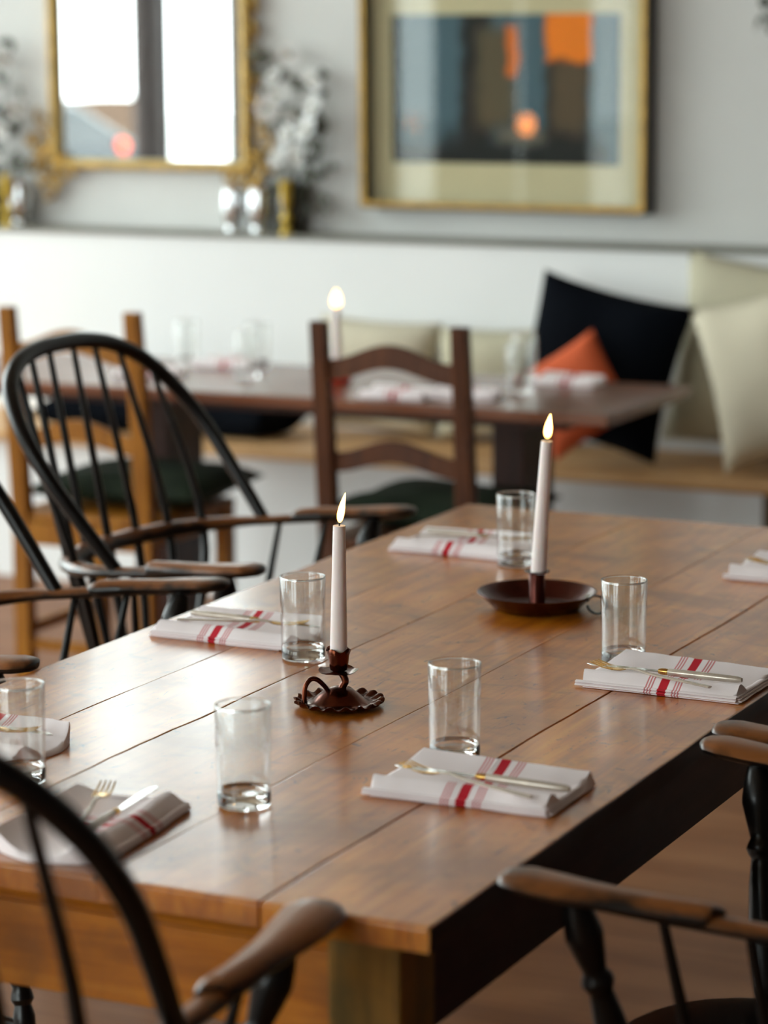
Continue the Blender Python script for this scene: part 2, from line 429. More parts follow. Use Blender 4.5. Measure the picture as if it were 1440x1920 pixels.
class MB:
    def __init__(s): s.v = []; s.f = []
    def box(s, x0, x1, y0, y1, z0, z1, mat=None):
        b = len(s.v)
        for x in (x0, x1):
            for y in (y0, y1):
                for z in (z0, z1):
                    p = Vector((x, y, z)); s.v.append(mat @ p if mat else p)
        for q in ((0, 1, 3, 2), (4, 6, 7, 5), (0, 4, 5, 1), (2, 3, 7, 6), (0, 2, 6, 4), (1, 5, 7, 3)):
            s.f.append([b + i for i in q])
        return s
    def tube(s, pts, rad, n=10, up=None, closed=False):
        """pts: centre line; rad: number, list, or list of (half width, half height) with `up` fixing the height axis"""
        P = [Vector(p) for p in pts]; N = len(P)
        if isinstance(rad, (int, float)): rad = [rad] * N
        T = []
        for i in range(N):
            a = P[(i - 1) % N] if closed or i > 0 else P[0]
            b = P[(i + 1) % N] if closed or i < N - 1 else P[-1]
            T.append((b - a).normalized())
        if up is None:
            ref = Vector((0, 0, 1)) if abs(T[0].z) < 0.9 else Vector((1, 0, 0))
            U = (ref - T[0] * ref.dot(T[0])).normalized()
        base = len(s.v)
        for i in range(N):
            if up is not None:
                uu = up[i] if isinstance(up, list) else Vector(up)
                U = (uu - T[i] * uu.dot(T[i])).normalized()
            elif i:
                U = (U - T[i] * U.dot(T[i])).normalized()
            W = T[i].cross(U)
            r = rad[i]; ra, rb = (r, r) if isinstance(r, (int, float)) else r
            for k in range(n):
                a = 2 * PI * k / n
                s.v.append(P[i] + W * (ra * math.cos(a)) + U * (rb * math.sin(a)))
        for i in range(N if closed else N - 1):
            j = (i + 1) % N
            for k in range(n):
                l = (k + 1) % n
                s.f.append([base + i * n + k, base + i * n + l, base + j * n + l, base + j * n + k])
        if not closed:
            s.f.append([base + k for k in range(n)][::-1])
            s.f.append([base + (N - 1) * n + k for k in range(n)])
        return s
    def lathe(s, prof, c=(0, 0, 0), n=32, cap0=True, cap1=True, wob=None, tilt=None):
        base = len(s.v); c = Vector(c)
        for i, (r, z) in enumerate(prof):
            for k in range(n):
                a = 2 * PI * k / n
                rr, zz = (r, z) if wob is None else wob(r, z, a, i)
                p = Vector((rr * math.cos(a), rr * math.sin(a), zz))
                if tilt: p = tilt @ p
                s.v.append(c + p)
        for i in range(len(prof) - 1):
            for k in range(n):
                l = (k + 1) % n
                s.f.append([base + i * n + k, base + i * n + l, base + (i + 1) * n + l, base + (i + 1) * n + k])
        if cap0: s.f.append([base + k for k in range(n)][::-1])
        if cap1: s.f.append([base + (len(prof) - 1) * n + k for k in range(n)])
        return s
    def turned(s, p0, p1, prof, n=14, steps=48):
        p0, p1 = Vector(p0), Vector(p1)
        pts = [p0.lerp(p1, i / steps) for i in range(steps + 1)]
        return s.tube(pts, [interp(prof, i / steps) for i in range(steps + 1)], n)
    def grid(s, fn, nu, nv, wrap_u=False):
        base = len(s.v)
        for j in range(nv + 1):
            for i in range(nu + (0 if wrap_u else 1)):
                s.v.append(Vector(fn(i / nu, j / nv)))
        w = nu if wrap_u else nu + 1
        for j in range(nv):
            for i in range(nu):
                i2 = (i + 1) % w if wrap_u else i + 1
                s.f.append([base + j * w + i, base + j * w + i2, base + (j + 1) * w + i2, base + (j + 1) * w + i])
        return s
    def prism(s, poly, axis, a0, a1):
        """polygon in the two other axes, extruded along axis"""
        base = len(s.v); n = len(poly)
        for a in (a0, a1):
            for (u, v) in poly:
                s.v.append(Vector({'x': (a, u, v), 'y': (u, a, v), 'z': (u, v, a)}[axis]))
        for i in range(n):
            j = (i + 1) % n
            s.f.append([base + i, base + j, base + n + j, base + n + i])
        s.f.append([base + i for i in range(n)][::-1]); s.f.append([base + n + i for i in range(n)])
        return s
    def xform(s, mat):
        s.v = [mat @ v for v in s.v]; return s
    def build(s, name, mat, parent=None, smooth=True, bevel=0, sub=0, angle=40, weld=False):
        me = bpy.data.meshes.new(name)
        me.from_pydata([tuple(v) for v in s.v], [], s.f)
        bm = bmesh.new(); bm.from_mesh(me)
        if weld: bmesh.ops.remove_doubles(bm, verts=bm.verts, dist=1e-5)
        bmesh.ops.recalc_face_normals(bm, faces=bm.faces)
        bm.to_mesh(me); bm.free()
        me.materials.append(M[mat] if isinstance(mat, str) else mat)
        o = bpy.data.objects.new(name, me); COL.objects.link(o)
        if parent: o.parent = parent
        if smooth:
            for p in me.polygons: p.use_smooth = True
            me.set_sharp_from_angle(angle=math.radians(angle))
        if bevel:
            b = o.modifiers.new('bevel', 'BEVEL'); b.width = bevel; b.segments = 3; b.limit_method = 'ANGLE'; b.angle_limit = math.radians(50)
            b.harden_normals = False
        if sub:
            u = o.modifiers.new('sub', 'SUBSURF'); u.levels = u.render_levels = sub
        return o

def tag(o, label, cat, group=None, kind=None):
    o['label'] = label; o['category'] = cat
    if group: o['group'] = group
    if kind: o['kind'] = kind
    return o
def empty(name, loc=(0, 0, 0), rz=0.0):
    o = bpy.data.objects.new(name, None); COL.objects.link(o)
    o.empty_display_size = 0.05; o.location = loc; o.rotation_euler = (0, 0, rz); return o
def struct(o):
    o['kind'] = 'structure'; return o
def kids(o): return [c for c in bpy.data.objects if c.parent == o]
def dup(root, loc=None, rz=None, label=None, group=None, scale=None):
    def cp(o, par):
        c = o.copy(); COL.objects.link(c); c.parent = par
        for k in kids(o): cp(k, c)
        return c
    r = cp(root, None)
    if loc is not None: r.location = loc
    if rz is not None: r.rotation_euler = (0, 0, rz)
    if scale is not None: r.scale = scale
    if label: r['label'] = label
    if group: r['group'] = group
    return r

# ------------------------------------------------------------------ the room
XR, YB = 3.2, -6.0
YW, YL = 5.02, 4.90          # back wall above and below the ledge
ZL = 1.045                   # top of the ledge
fl = MB().box(WX, XR, YB, YW + .2, -0.1, 0).build('floor', 'floor'); struct(fl)
struct(MB().box(WX - .2, XR + .2, YB - .2, YW + .2, ZC, ZC + .1).build('ceiling', 'ceiling'))
struct(MB().box(WX - .2, XR + .2, YW, YW + .15, 0, ZC).build('wall_back', 'wall_up'))
struct(MB().box(WX, XR, YL, YW, 0, ZL - .014).build('wall_back_panel', 'wall_low'))
struct(MB().box(WX, XR, YL - .012, YW, ZL - .014, ZL).build('trim_1', 'ledge', bevel=.002))
struct(MB().box(XR, XR + .15, YB, YW, 0, ZC).build('wall_right', 'wall_dark'))
wf_ = MB().box(WX - .2, XR, YB - .15, YB, 0, WZ0).box(WX - .2, XR, YB - .15, YB, WZ1, ZC)
fe = [WX - .2] + [e for w in FRONT_WINDOWS for e in w] + [XR]
for a, b in zip(fe[0::2], fe[1::2]): wf_.box(a, b, YB - .15, YB, WZ0, WZ1)
struct(wf_.build('wall_front', 'wall_room', smooth=False))
for i, (a, b) in enumerate(FRONT_WINDOWS):
    w = MB()
    for (p0, p1, q0, q1) in ((a, b, WZ0, WZ0 + .05), (a, b, WZ1 - .05, WZ1), (a, a + .03, WZ0, WZ1), (b - .03, b, WZ0, WZ1), ((a + b) / 2 - .02, (a + b) / 2 + .02, WZ0, WZ1)):
        w.box(p0, p1, YB - .10, YB - .05, q0, q1)
    fr = struct(w.build('window_%d' % (i + 8), 'mullion', smooth=False))
    MB().box(a + .03, b - .03, YB - .078, YB - .072, WZ0 + .05, WZ1 - .05).build('pane', 'pane', fr, smooth=False)
wl = MB()
wl.box(WX - .15, WX, YB, YW, 0, WZ0).box(WX - .15, WX, YB, YW, WZ1, ZC)
edges = [YB] + [e for w in sorted(WINDOWS) for e in w] + [YW]
for a, b in zip(edges[0::2], edges[1::2]):
    if b - a > 0.2: wl.box(WX - .15, WX, a, b, WZ0, WZ1)
struct(wl.build('wall_left', 'wall_pier', smooth=False))
for a, b in zip(edges[0::2], edges[1::2]):
    if b - a <= 0.2: struct(MB().box(WX - .13, WX + .01, a, b, WZ0, WZ1).build('trim_2', 'mullion', bevel=.004))
for i, (a, b) in enumerate(WINDOWS):
    w = MB()
    for (p0, p1, q0, q1) in ((a, b, WZ0, WZ0 + .05), (a, b, WZ1 - .05, WZ1), (a, a + .03, WZ0, WZ1), (b - .03, b, WZ0, WZ1)):
        w.box(WX - .10, WX - .05, p0, p1, q0, q1)
    fr = struct(w.build('window_%d' % (i + 1), 'mullion', smooth=False))
    MB().box(WX - .078, WX - .072, a + .03, b - .03, WZ0 + .05, WZ1 - .05).build('pane', 'pane', fr, smooth=False)

# ------------------------------------------------------------------ street outside, seen in the mirror
struct(MB().box(-60, WX - .15, -40, 40, -.35, -.25).build('ground_street', 'street', smooth=False))
def car(name, x, y, rz, body, label):
    r = empty(name, (x, y, -.25), rz); tag(r, label, 'car')
    prof = [(-2.15, .35), (-2.2, .62), (-2.1, .86), (-1.5, .95), (-.85, 1.02), (-.35, 1.38), (.3, 1.46), (1.1, 1.42), (1.75, 1.08), (2.15, .98), (2.2, .6), (2.1, .32)]
    bb = MB(); n = len(prof)
    for w_, inset in ((-.86, .0), (-.80, .0), (.80, .0), (.86, .0)):
        for (x_, z_) in prof:
            tuck = 0.0 if z_ < 1.0 else (z_ - 1.0) * .45
            ww = w_ * (1 - tuck) if abs(w_) > .8 else w_ * (1 - tuck)
            bb.v.append(Vector((x_ * (1.0 if abs(w_) < .85 else .985), ww, z_ if abs(w_) < .85 else z_ - .03)))
    for j in range(3):
        for i in range(n):
            k = (i + 1) % n
            bb.f.append([j * n + i, j * n + k, (j + 1) * n + k, (j + 1) * n + i])
    bb.f.append(list(range(n))[::-1]); bb.f.append([3 * n + i for i in range(n)])
    bb.build('body', body, r)
    for s_ in (-1, 1):
        MB().prism([(-.75, 1.05), (-.32, 1.32), (.3, 1.38), (1.0, 1.34), (1.5, 1.08)], 'y', s_ * .74, s_ * .80).build('window', 'carglass', r)
        for wx in (-1.35, 1.35):
            MB().turned((wx, s_ * .66, .33), (wx, s_ * .87, .33), [(0, .33), (1, .33)], n=20, steps=2).build('wheel', 'tyre', r)
        MB().box(2.12, 2.2, s_ * .55 - .15, s_ * .55 + .15, .72, .86).build('tail_lamp', 'taillight', r)
    if body == 'carpaint':
        MB().lathe([(.004, -.05), (.03, -.04), (.05, 0), (.03, .04), (.004, .05)], (1.45, .80, 1.11), n=16).build('signal_lamp', 'taillight', r)
    return r
car('parked_car', -9.7, -2.35, -1.5, 'carpaint', 'blue grey parked car seen in the mirror, nearer the window')
car('parked_car', -14.5, -8.5, 1.5, 'carpaint2', 'silver parked car seen in the mirror, farther up the street')
MB().box(-20.6, -20, -22.4, -6, -.25, .66).build('kerb_wall', 'brickfar', smooth=False)
tag(bpy.data.objects['kerb_wall'], 'low tan kerb wall across the street, seen in the mirror', 'wall')
for (tx, ty, s_) in ((-22, -16, 1.3), (-28, -30, 1.6)):
    t = empty('street_tree', (tx, ty, -.25)); tag(t, 'green street tree seen in the mirror, %s' % ('closer to the cars' if s_ < 1.5 else 'far down the street'), 'tree')
    MB().turned((0, 0, 0), (0, 0, 3 * s_), [(0, .18), (1, .1)]).build('trunk', 'mullion', t)
    rnd = random.Random(int(tx)); cb = MB()
    for k in range(26):
        d = Vector((rnd.gauss(0, .8), rnd.gauss(0, .8), rnd.gauss(0, .7))) * s_
        r_ = rnd.uniform(.35, .7) * s_
        cb.grid(lambda u, v, d=d, r_=r_: (d.x + r_ * math.cos(2 * PI * u) * math.sin(PI * v), d.y + r_ * math.sin(2 * PI * u) * math.sin(PI * v), 4.2 * s_ + d.z + r_ * math.cos(PI * v)), 8, 6)
    cb.build('crown', 'tree', t)

# ------------------------------------------------------------------ main table
W, L = 1.014, 2.336
T = empty('dining_table', (0, 0, 0))
tag(T, 'long worn pine farmhouse table set with napkins and candles, in the foreground', 'dining table')
seams = [0.0, -.203, -.405, -.652, -.822, -W]
gaps = [0, .0019, .0005, .0010, .0005, 0]
rnd = random.Random(5)
me_v = []; top = MB(); pl = []
NY = 60
def seamx(i, y):
    x = seams[i]
    if i in (0, 5): return x + 0.0025 * noise.noise(Vector((i * 3.1, y * 5, 0)))
    amp = {1: .004, 2: .003, 3: .010, 4: .003}[i]
    return x + amp * noise.noise(Vector((i * 7.3, y * 3.2, 1.3))) + amp * .35 * noise.noise(Vector((i * 7.3, y * 14, 4.3)))
for i in range(5):
    f0 = len(top.f)
    def sec(y, i=i):
        a = seamx(i + 1, y) + gaps[i + 1]; b = seamx(i, y) - gaps[i]
        r_ = .0006
        ra = .003 if i == 4 else r_; rb = .003 if i == 0 else r_
        w = lambda x: .0004 * noise.noise(Vector((x * 9, y * 4, 2)))
        return [(a, .722), (a, .75 - ra), (a + ra * .3, .75 - ra * .3), (a + ra, .75 + w(a)), (a + ra + .0015, .75 + w(a))] + \
               [(a + (b - a) * t, .75 + w(a + (b - a) * t)) for t in (.2, .4, .6, .8)] + \
               [(b - rb - .0015, .75 + w(b)), (b - rb, .75 + w(b)), (b - rb * .3, .75 - rb * .3), (b, .75 - rb), (b, .722)]
    base = len(top.v); ns = 14
    ys = [0, .0015, .004, .007] + [L * k / NY for k in range(1, NY)] + [L - .007, L - .004, L - .0015, L]
    for q, y in enumerate(ys):
        dz = {0: .003, 1: .0010, len(ys) - 2: .0010, len(ys) - 1: .003}.get(q, 0)
        for (x, z) in sec(y): top.v.append(Vector((x, y, z - (dz if z > .73 else 0))))
    for q in range(len(ys) - 1):
        for k in range(ns):
            l = (k + 1) % ns
            top.f.append([base + q * ns + k, base + q * ns + l, base + (q + 1) * ns + l, base + (q + 1) * ns + k])
    top.f.append([base + k for k in range(ns)][::-1]); top.f.append([base + (len(ys) - 1) * ns + k for k in range(ns)])
    pl.append((base, len(top.v)))
to = top.build('tabletop', 'table', T, angle=50)
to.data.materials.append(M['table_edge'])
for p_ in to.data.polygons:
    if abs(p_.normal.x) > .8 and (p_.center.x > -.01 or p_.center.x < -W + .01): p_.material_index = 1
at = to.data.attributes.new('plank', 'FLOAT', 'POINT')
vals = [0.0] * len(to.data.vertices)
for (a, b), v in zip(pl, (.5, .62, .35, .75, .45)):
    for k in range(a, b): vals[k] = v
at.data.foreach_set('value', vals)
MB().box(-W + .05, -.05, .038, .060, .592, .7215).build('end_apron', 'pine', T, bevel=.002)
MB().box(-W + .05, -.05, L - .06, L - .038, .592, .7215).build('end_apron', 'pine', T, bevel=.002)
MB().prism([(.022, .7215), (.022, .712), (.026, .706), (.026, .699), (.0375, .693), (.0375, .7215)], 'x', -W + .11, -.125).build('moulding', 'pine', T, bevel=.001)
for x0 in (-.072, -W + .05):
    MB().box(x0, x0 + .022, .061, L - .061, .592, .7215).build('side_apron', 'pine_side_shaded', T, bevel=.002)
for lx in (-.088, -W + .088):
    for ly in (.066, L - .066):
        mb = MB()
        mb.tube([(lx, ly, .7215), (lx, ly, .57), (lx, ly, .02), (lx, ly, 0)], [.0615, .0615, .042, .042], n=4)
        c = Vector((lx, ly, 0)); mb.v = [c + Matrix.Rotation(PI / 4, 3, 'Z') @ (v - c) for v in mb.v]
        mb.build('leg', 'pine_leg', T, smooth=False, bevel=.003)

# ------------------------------------------------------------------ the table by the bench
T2 = empty('dining_table', (-2.2, 3.87, 0))
tag(T2, 'narrow brown wooden table in front of the wall bench, behind the ladder-back chairs', 'dining table')
inv = Matrix.Translation((2.2, -3.87, 0))
MB().box(-3.28, -1.205, 3.575, 4.17, .722, .75).xform(inv).build('tabletop', 'table2', T2, bevel=.004)
MB().box(-3.1, -1.36, 3.68, 4.06, .69, .7218).xform(inv).build('frame_rail', 'table2_leg', T2, bevel=.003)
for x0 in (-1.60, -2.64):
    p = MB().box(x0, x0 + .09, 3.78, 3.97, .05, .69).xform(inv).build('pedestal', 'table2_leg', T2, bevel=.004)
    MB().box(x0 - .01, x0 + .10, 3.63, 4.11, 0, .05).xform(inv).build('foot', 'table2_leg', T2, bevel=.006)

# ------------------------------------------------------------------ wall bench
B = empty('wall_bench', (-2.0, 4.6, 0))
tag(B, 'built-in wooden bench with white front panel along the back wall', 'bench')
inv = Matrix.Translation((2.0, -4.6, 0))
MB().box(-5.5, .6, 4.42, YL - .001, .432, .46).xform(inv).build('seat_board', 'bench', B, bevel=.004)
MB().box(-5.5, -1.10, 4.47, 4.49, 0.001, .432).xform(inv).build('front_panel', 'wall_low', B)
MB().box(-1.10, -1.04, 4.44, YL - .001, 0, .432).xform(inv).build('divider', 'bench_edge', B, bevel=.003)
MB().box(-1.04, .6, 4.47, 4.49, 0.001, .432).xform(inv).build('front_panel', 'wall_low', B)

# ------------------------------------------------------------------ Windsor armchairs
BOW = [(1, 0), (1.05, .25), (1.075, .48), (1.02, .68), (.86, .85), (.6, .95), (.3, .992), (0, 1.0)]
def bow_curve(wf, za, xa, zt, n=6):
    pts = [(xa * v, wf * u, za + zt * v) for u, v in BOW]
    pts = pts + [(p[0], -p[1], p[2]) for p in pts[-2::-1]]
    return catmull(pts, n)
LEGP = [(0, .011), (.2, .015), (.40, .0175), (.44, .013), (.455, .0185), (.475, .0185), (.49, .0125), (.53, .018), (.575, .0225), (.64, .019), (.70, .0135), (.72, .018), (.74, .0135), (.84, .0195), (.93, .017), (1, .016)]
POSTP = [(0, .012), (.08, .018), (.28, .0225), (.52, .018), (.63, .0135), (.655, .0195), (.68, .0195), (.70, .013), (.77, .0175), (.86, .0225), (.93, .019), (1, .013)]
def windsor(seat_mat='black'):
    r = empty('windsor_armchair')
    tag(r, 'black Windsor armchair', 'armchair')
    za, t, wf, wh, xh, b, xa, zt = .722, .095, .28, .308, .29, .215, -.285, .37
    Z = lambda x: za + t * x
    # saddle seat
    def seat_fn(u, v):
        a = 2 * PI * u
        ca, sa = math.cos(a), math.sin(a)
        rx = .305 if ca > 0 else .215
        k = (abs(ca) ** 3 + abs(sa) ** 3) ** (-1 / 3)
        return rx * ca * k + .02, .265 * sa * k * (1 - .10 * max(0, -ca))
    mb = MB()
    rings = [(.0, .452 - .014), (.35, .452 - .012), (.65, .452 - .005), (.88, .452), (.975, .449), (1.0, .440), (.97, .423), (.86, .408), (.5, .404), (.0, .404)]
    mb.grid(lambda u, v: (lambda k, xy: (xy[0] * rings[k][0] + .0 * (1 - rings[k][0]), xy[1] * rings[k][0], rings[k][1] + (.006 * math.exp(-(xy[1] / .05) ** 2) * max(0, xy[0]) / .25 * (1 if k < 5 else 0))))(round(v * 9), seat_fn(u, v)), 48, 9, wrap_u=True)
    mb.build('seat', seat_mat, r, weld=True)
    # continuous arm rail with raised back
    rail = [(xh - .02, wh - .002), (xh - .12, wh - .004), (xh - .22, .291), (0, wf)]
    for k in range(1, 12):
        a = PI / 2 - PI * k / 12
        rail.append((-b * math.cos(a), wf * math.sin(a)))
    rail += [(x, -y) for x, y in rail[3::-1]]
    rail = [(x, y, Z(x)) for x, y in rail]
    cp = catmull(rail, 3)
    rad = []
    for p in cp:
        k = min(1, max(0, (-p.x - .02) / .15))
        rad.append((.0175 + .003 * k, .0095 + .007 * k))
    mb = MB().tube(cp, rad, n=12, up=(0, 0, 1))
    mb.build('arm_rail', 'worn', r)
    for s in (-1, 1):      # shaped hand piece on each end
        h = [(.068, .289, .003), (.075, .289, .004), (.12, .298, .004), (.18, .305, .003), (.235, .310, .003), (.275, .311, .003), (.297, .309, .002), (.305, .308, .0)]
        hw = [(.018, .010), (.022, .0145), (.023, .014), (.027, .0125), (.035, .0125), (.037, .012), (.027, .0095), (.010, .005)]
        cps = catmull([(x, s * y, Z(x) + .002 + dz) for x, y, dz in h], 4)
        rr = [(interp([(i * 4, q[0]) for i, q in enumerate(hw)], k), interp([(i * 4, q[1]) for i, q in enumerate(hw)], k)) for k in range(len(cps))]
        MB().tube(cps, rr, n=14, up=(0, 0, 1)).build('hand_rest', 'worn', r)
        MB().turned((.175, s * .215, .44), (.225, s * .300, Z(.225) - .008), POSTP).build('arm_post', 'black', r)
        for (sx_, sy, rx_, ry) in ((.09, .222, .125, .296), (.0, .218, .03, .284)):
            MB().turned((sx_, s * sy, .44), (rx_, s * ry, Z(rx_)), [(0, .0065), (.4, .0085), (1, .0055)], n=8, steps=8).build('short_spindle', 'black', r)
    bc = bow_curve(wf, za - .004, xa, zt)
    nb = len(bc)
    MB().tube(bc, [.0125 + .0035 * math.sin(PI * k / (nb - 1)) for k in range(nb)], n=12).build('bow', 'black', r)
    for k in range(8):
        f = -1 + 2 * (k + .5) / 8
        a = f * 1.15
        pr_ = Vector((-b * math.cos(a), wf * math.sin(a), 0)); pr_.z = Z(pr_.x)
        ps = Vector((-.165 * math.cos(a * .9), .20 * math.sin(a * .9), .44))
        yt = f * wf * 1.02
        best = min((p for p in bc), key=lambda p: abs(p.y - yt) + (10 if p.z < za + zt * .45 else 0))
        MB().tube(catmull([ps, pr_, best], 6), [.0075, .008, .0085, .009, .0095, .0095, .009, .0085, .008, .0075, .007, .0065, .006], n=8).build('long_spindle', 'black', r)
    feet = {}
    for (x, y) in ((.16, .17), (.16, -.17), (-.14, .15), (-.14, -.15)):
        fx, fy = x * 1.45 + (.0 if x > 0 else -.03), y * 1.38
        MB().turned((fx, fy, 0), (x, y, .415), LEGP).build('leg', 'black', r)
        feet[(x > 0, y > 0)] = (Vector((fx, fy, 0)), Vector((x, y, .415)))
    mid = lambda q, h: feet[q][0].lerp(feet[q][1], h)
    ends = []
    for sy in (True, False):
        a, c = mid((True, sy), .36), mid((False, sy), .36)
        MB().turned(a, c, [(0, .008), (.5, .014), (1, .008)], n=10, steps=14).build('stretcher', 'black', r)
        ends.append((a + c) / 2)
    MB().turned(ends[0], ends[1], [(0, .008), (.2, .012), (.3, .015), (.5, .013), (.7, .015), (.8, .012), (1, .008)], n=10, steps=20).build('stretcher', 'black', r)
    return r
G = 'black Windsor armchairs around the long table'
wc = windsor()
wc.location = (-1.36, 1.873, 0); wc.rotation_euler = (0, 0, .016)
wc['group'] = G; wc['label'] = 'black Windsor armchair whose whole bowed back shows, left side of the long table'
dup(wc, (-1.337, 1.109, 0), .047, 'black Windsor armchair cut by the left picture edge, nearer than the fully bowed one', G)
dup(wc, (.314, .488, 0), 3.126, 'black Windsor armchair with a paddle arm reaching the table near its right front corner', G)
dup(wc, (.309, 1.195, 0), 3.14, 'black Windsor armchair on the right whose dark seat edge shows above the floor', G)
dup(wc, (-.410, -.322, 0), 1.665, 'out-of-focus black Windsor armchair in the left foreground, seen from behind at the table end', G)

# ------------------------------------------------------------------ ladder-back chairs
def ladder(mat):
    r = empty('ladder_back_chair'); tag(r, 'ladder-back chair', 'chair')
    hw = .185; D = .40      # local: back at y=0, seat goes to +y; origin on the floor under the back
    for s in (-1, 1):
        p = MB().tube([(s * hw, .035, 0), (s * hw, .04, .44), (s * hw, .02, .7), (s * hw, -.005, .98)], [.031, .031, .031, .028], n=4)
        cx = Vector((s * hw, 0, 0))
        nv = []
        for v in p.v: nv.append(v)
        p.v = nv
        # square section: turn each ring by 45 degrees
        q = MB()
        for (za_, ya, h) in ((0, .035, .023), (.44, .04, .023), (.72, .02, .022), (.98, -.005, .020)):
            for (dx, dy) in ((-1, -1), (1, -1), (1, 1), (-1, 1)):
                q.v.append(Vector((s * hw + dx * h, ya + dy * h * .85, za_)))
        for i in range(3):
            for k in range(4):
                l = (k + 1) % 4; q.f.append([i * 4 + k, i * 4 + l, (i + 1) * 4 + l, (i + 1) * 4 + k])
        q.f.append([3, 2, 1, 0]); q.f.append([12, 13, 14, 15])
        q.build('back_post', mat, r, smooth=False, bevel=.004)
    for (z0, z1, arch, yy) in ((.838, .888, .042, .006), (.612, .660, .038, .028)):
        poly_t = []; n = 16
        for k in range(n + 1):
            u = -1 + 2 * k / n
            poly_t.append((u, arch * (.5 + .5 * math.cos(PI * u))))
        q = MB()
        for k, (u, a) in enumerate(poly_t):
            x = u * (hw - .018); yb = yy + .004 - .012 * math.cos(u * PI / 2)
            for (dy, z) in ((-.008, z0 + a * .85), (.008, z0 + a * .85), (.008, z1 + a), (-.008, z1 + a)):
                q.v.append(Vector((x, yb + dy, z)))
        for k in range(n):
            for j in range(4):
                l = (j + 1) % 4; q.f.append([k * 4 + j, k * 4 + l, (k + 1) * 4 + l, (k + 1) * 4 + j])
        q.f.append([3, 2, 1, 0]); q.f.append([n * 4 + j for j in range(4)])
        q.build('back_slat', mat, r, bevel=.002, angle=50)
    for s in (-1, 1):
        MB().box(s * (hw + .01) - .021, s * (hw + .01) + .021, D, D + .042, 0, .445).build('front_leg', mat, r, smooth=False, bevel=.004)
        MB().box(s * (hw + .004) - .012, s * (hw + .004) + .012, .055, D + .01, .375, .425).build('seat_rail', mat, r, smooth=False, bevel=.003)
        MB().box(s * hw - .011, s * hw + .011, .05, D + .01, .12, .15).build('stretcher', mat, r, smooth=False, bevel=.004)
    MB().box(-hw - .03, hw + .03, .03, D + .05, .425, .448).build('seat', mat, r, bevel=.008)
    MB().box(-hw, hw, .022, .044, .365, .425).build('seat_rail', mat, r, smooth=False, bevel=.003)
    MB().box(-hw, hw, D + .01, D + .03, .375, .425).build('seat_rail', mat, r, smooth=False, bevel=.003)
    MB().box(-hw, hw, .028, .048, .085, .115).build('stretcher', mat, r, smooth=False, bevel=.004)
    return r
GL = 'ladder-back chairs at the bench table'
lc = ladder('walnut'); lc.location = (-1.652, 3.30, 0); lc.rotation_euler = (0, 0, 0)
lc['label'] = 'dark brown ladder-back chair in the middle, its back to the camera'; lc['group'] = GL
lc2 = ladder('oak'); lc2.location = (-2.541, 3.30, 0)
lc2['label'] = 'honey coloured ladder-back chair at far left, behind the bowed Windsor back'; lc2['group'] = GL
def pillow(name, mat, w, h, t, label, cat, group=None, seed=0, pinch=.07, parent=None):
    n = 22
    def f(sgn):
        def g(u, v):
            a, b = 2 * u - 1, 2 * v - 1
            x = w / 2 * a * (1 - pinch * (1 - b * b) * abs(a)); y = h / 2 * b * (1 - pinch * (1 - a * a) * abs(b))
            k = max(0, (1 - a ** 4) * (1 - b ** 4)) ** .55
            z = sgn * t / 2 * k * (1 + .16 * noise.noise(Vector((x * 7 + seed, y * 7, seed * 1.7))))
            z += .012 * noise.noise(Vector((x * 5 + seed * 3, y * 5, 9))) 
            return (x, y, z)
        return g
    mb = MB().grid(f(1), n, n); mb.grid(f(-1), n, n)
    o = mb.build(name, mat, parent, weld=True, angle=75)
    if label: tag(o, label, cat, group)
    return o
def face_rot(roll, lean, yaw=0):
    """stand a pillow (made in the xy plane) up: face towards -y, rolled clockwise by `roll`, leaning back by `lean`"""
    return (Matrix.Rotation(yaw, 4, 'Z') @ Matrix.Rotation(PI / 2 - lean, 4, 'X') @ Matrix.Rotation(-roll, 4, 'Z')).to_euler()
pc = pillow('seat_cushion', 'green', .50, .43, .085, 'bottle green velvet cushion on the honey coloured ladder-back chair', 'cushion', 'green chair cushions', 3, .05)
pc.location = (-2.515, 3.605, .497); pc.rotation_euler = (0, 0, .1)
pc = pillow('seat_cushion', 'green', .46, .44, .085, 'bottle green velvet cushion on the dark brown ladder-back chair', 'cushion', 'green chair cushions', 7, .05)
pc.location = (-1.655, 3.605, .497)

# ------------------------------------------------------------------ bench pillows
GP = 'throw pillows on the wall bench'
def bp(mat, w, h, t, loc, roll, lean, label, seed, yaw=0):
    o = pillow('throw_pillow', mat, w, h, t, label, 'pillow', GP, seed)
    o.location = loc; o.rotation_euler = face_rot(roll, lean, yaw); return o
bp('cream2', .52, .54, .13, (-1.225, 4.805, .752), .10, .12, 'oatmeal pillow at far right, half hidden behind the paler cream one', 11)
bp('cream', .46, .46, .17, (-1.09, 4.60, .745), -.30, .2, 'large pale cream pillow at the right end of the bench, in front', 12)
bp('navy', .47, .45, .14, (-1.655, 4.65, .725), .20, .16, 'black-navy square pillow with one corner raised, right part of the bench', 13)
bp('orange', .27, .27, .08, (-1.665, 4.49, .662), 1.0, .14, 'small burnt orange pillow leaning on the dark navy pillow', 14)
bp('cream', .40, .34, .14, (-2.42, 4.79, .645), .03, .12, 'cream pillow behind the brown ladder-back chair, left of a pair', 15)
bp('cream2', .38, .33, .13, (-2.03, 4.79, .64), -.04, .12, 'oatmeal pillow behind the brown ladder-back chair, right of a pair', 16)
o = pillow('throw_pillow', 'navy', .42, .34, .12, 'midnight blue pillow lying flat on the bench at far left', 'pillow', GP, 17); o.location = (-3.26, 4.66, .515); o.rotation_euler = (0, 0, .1)
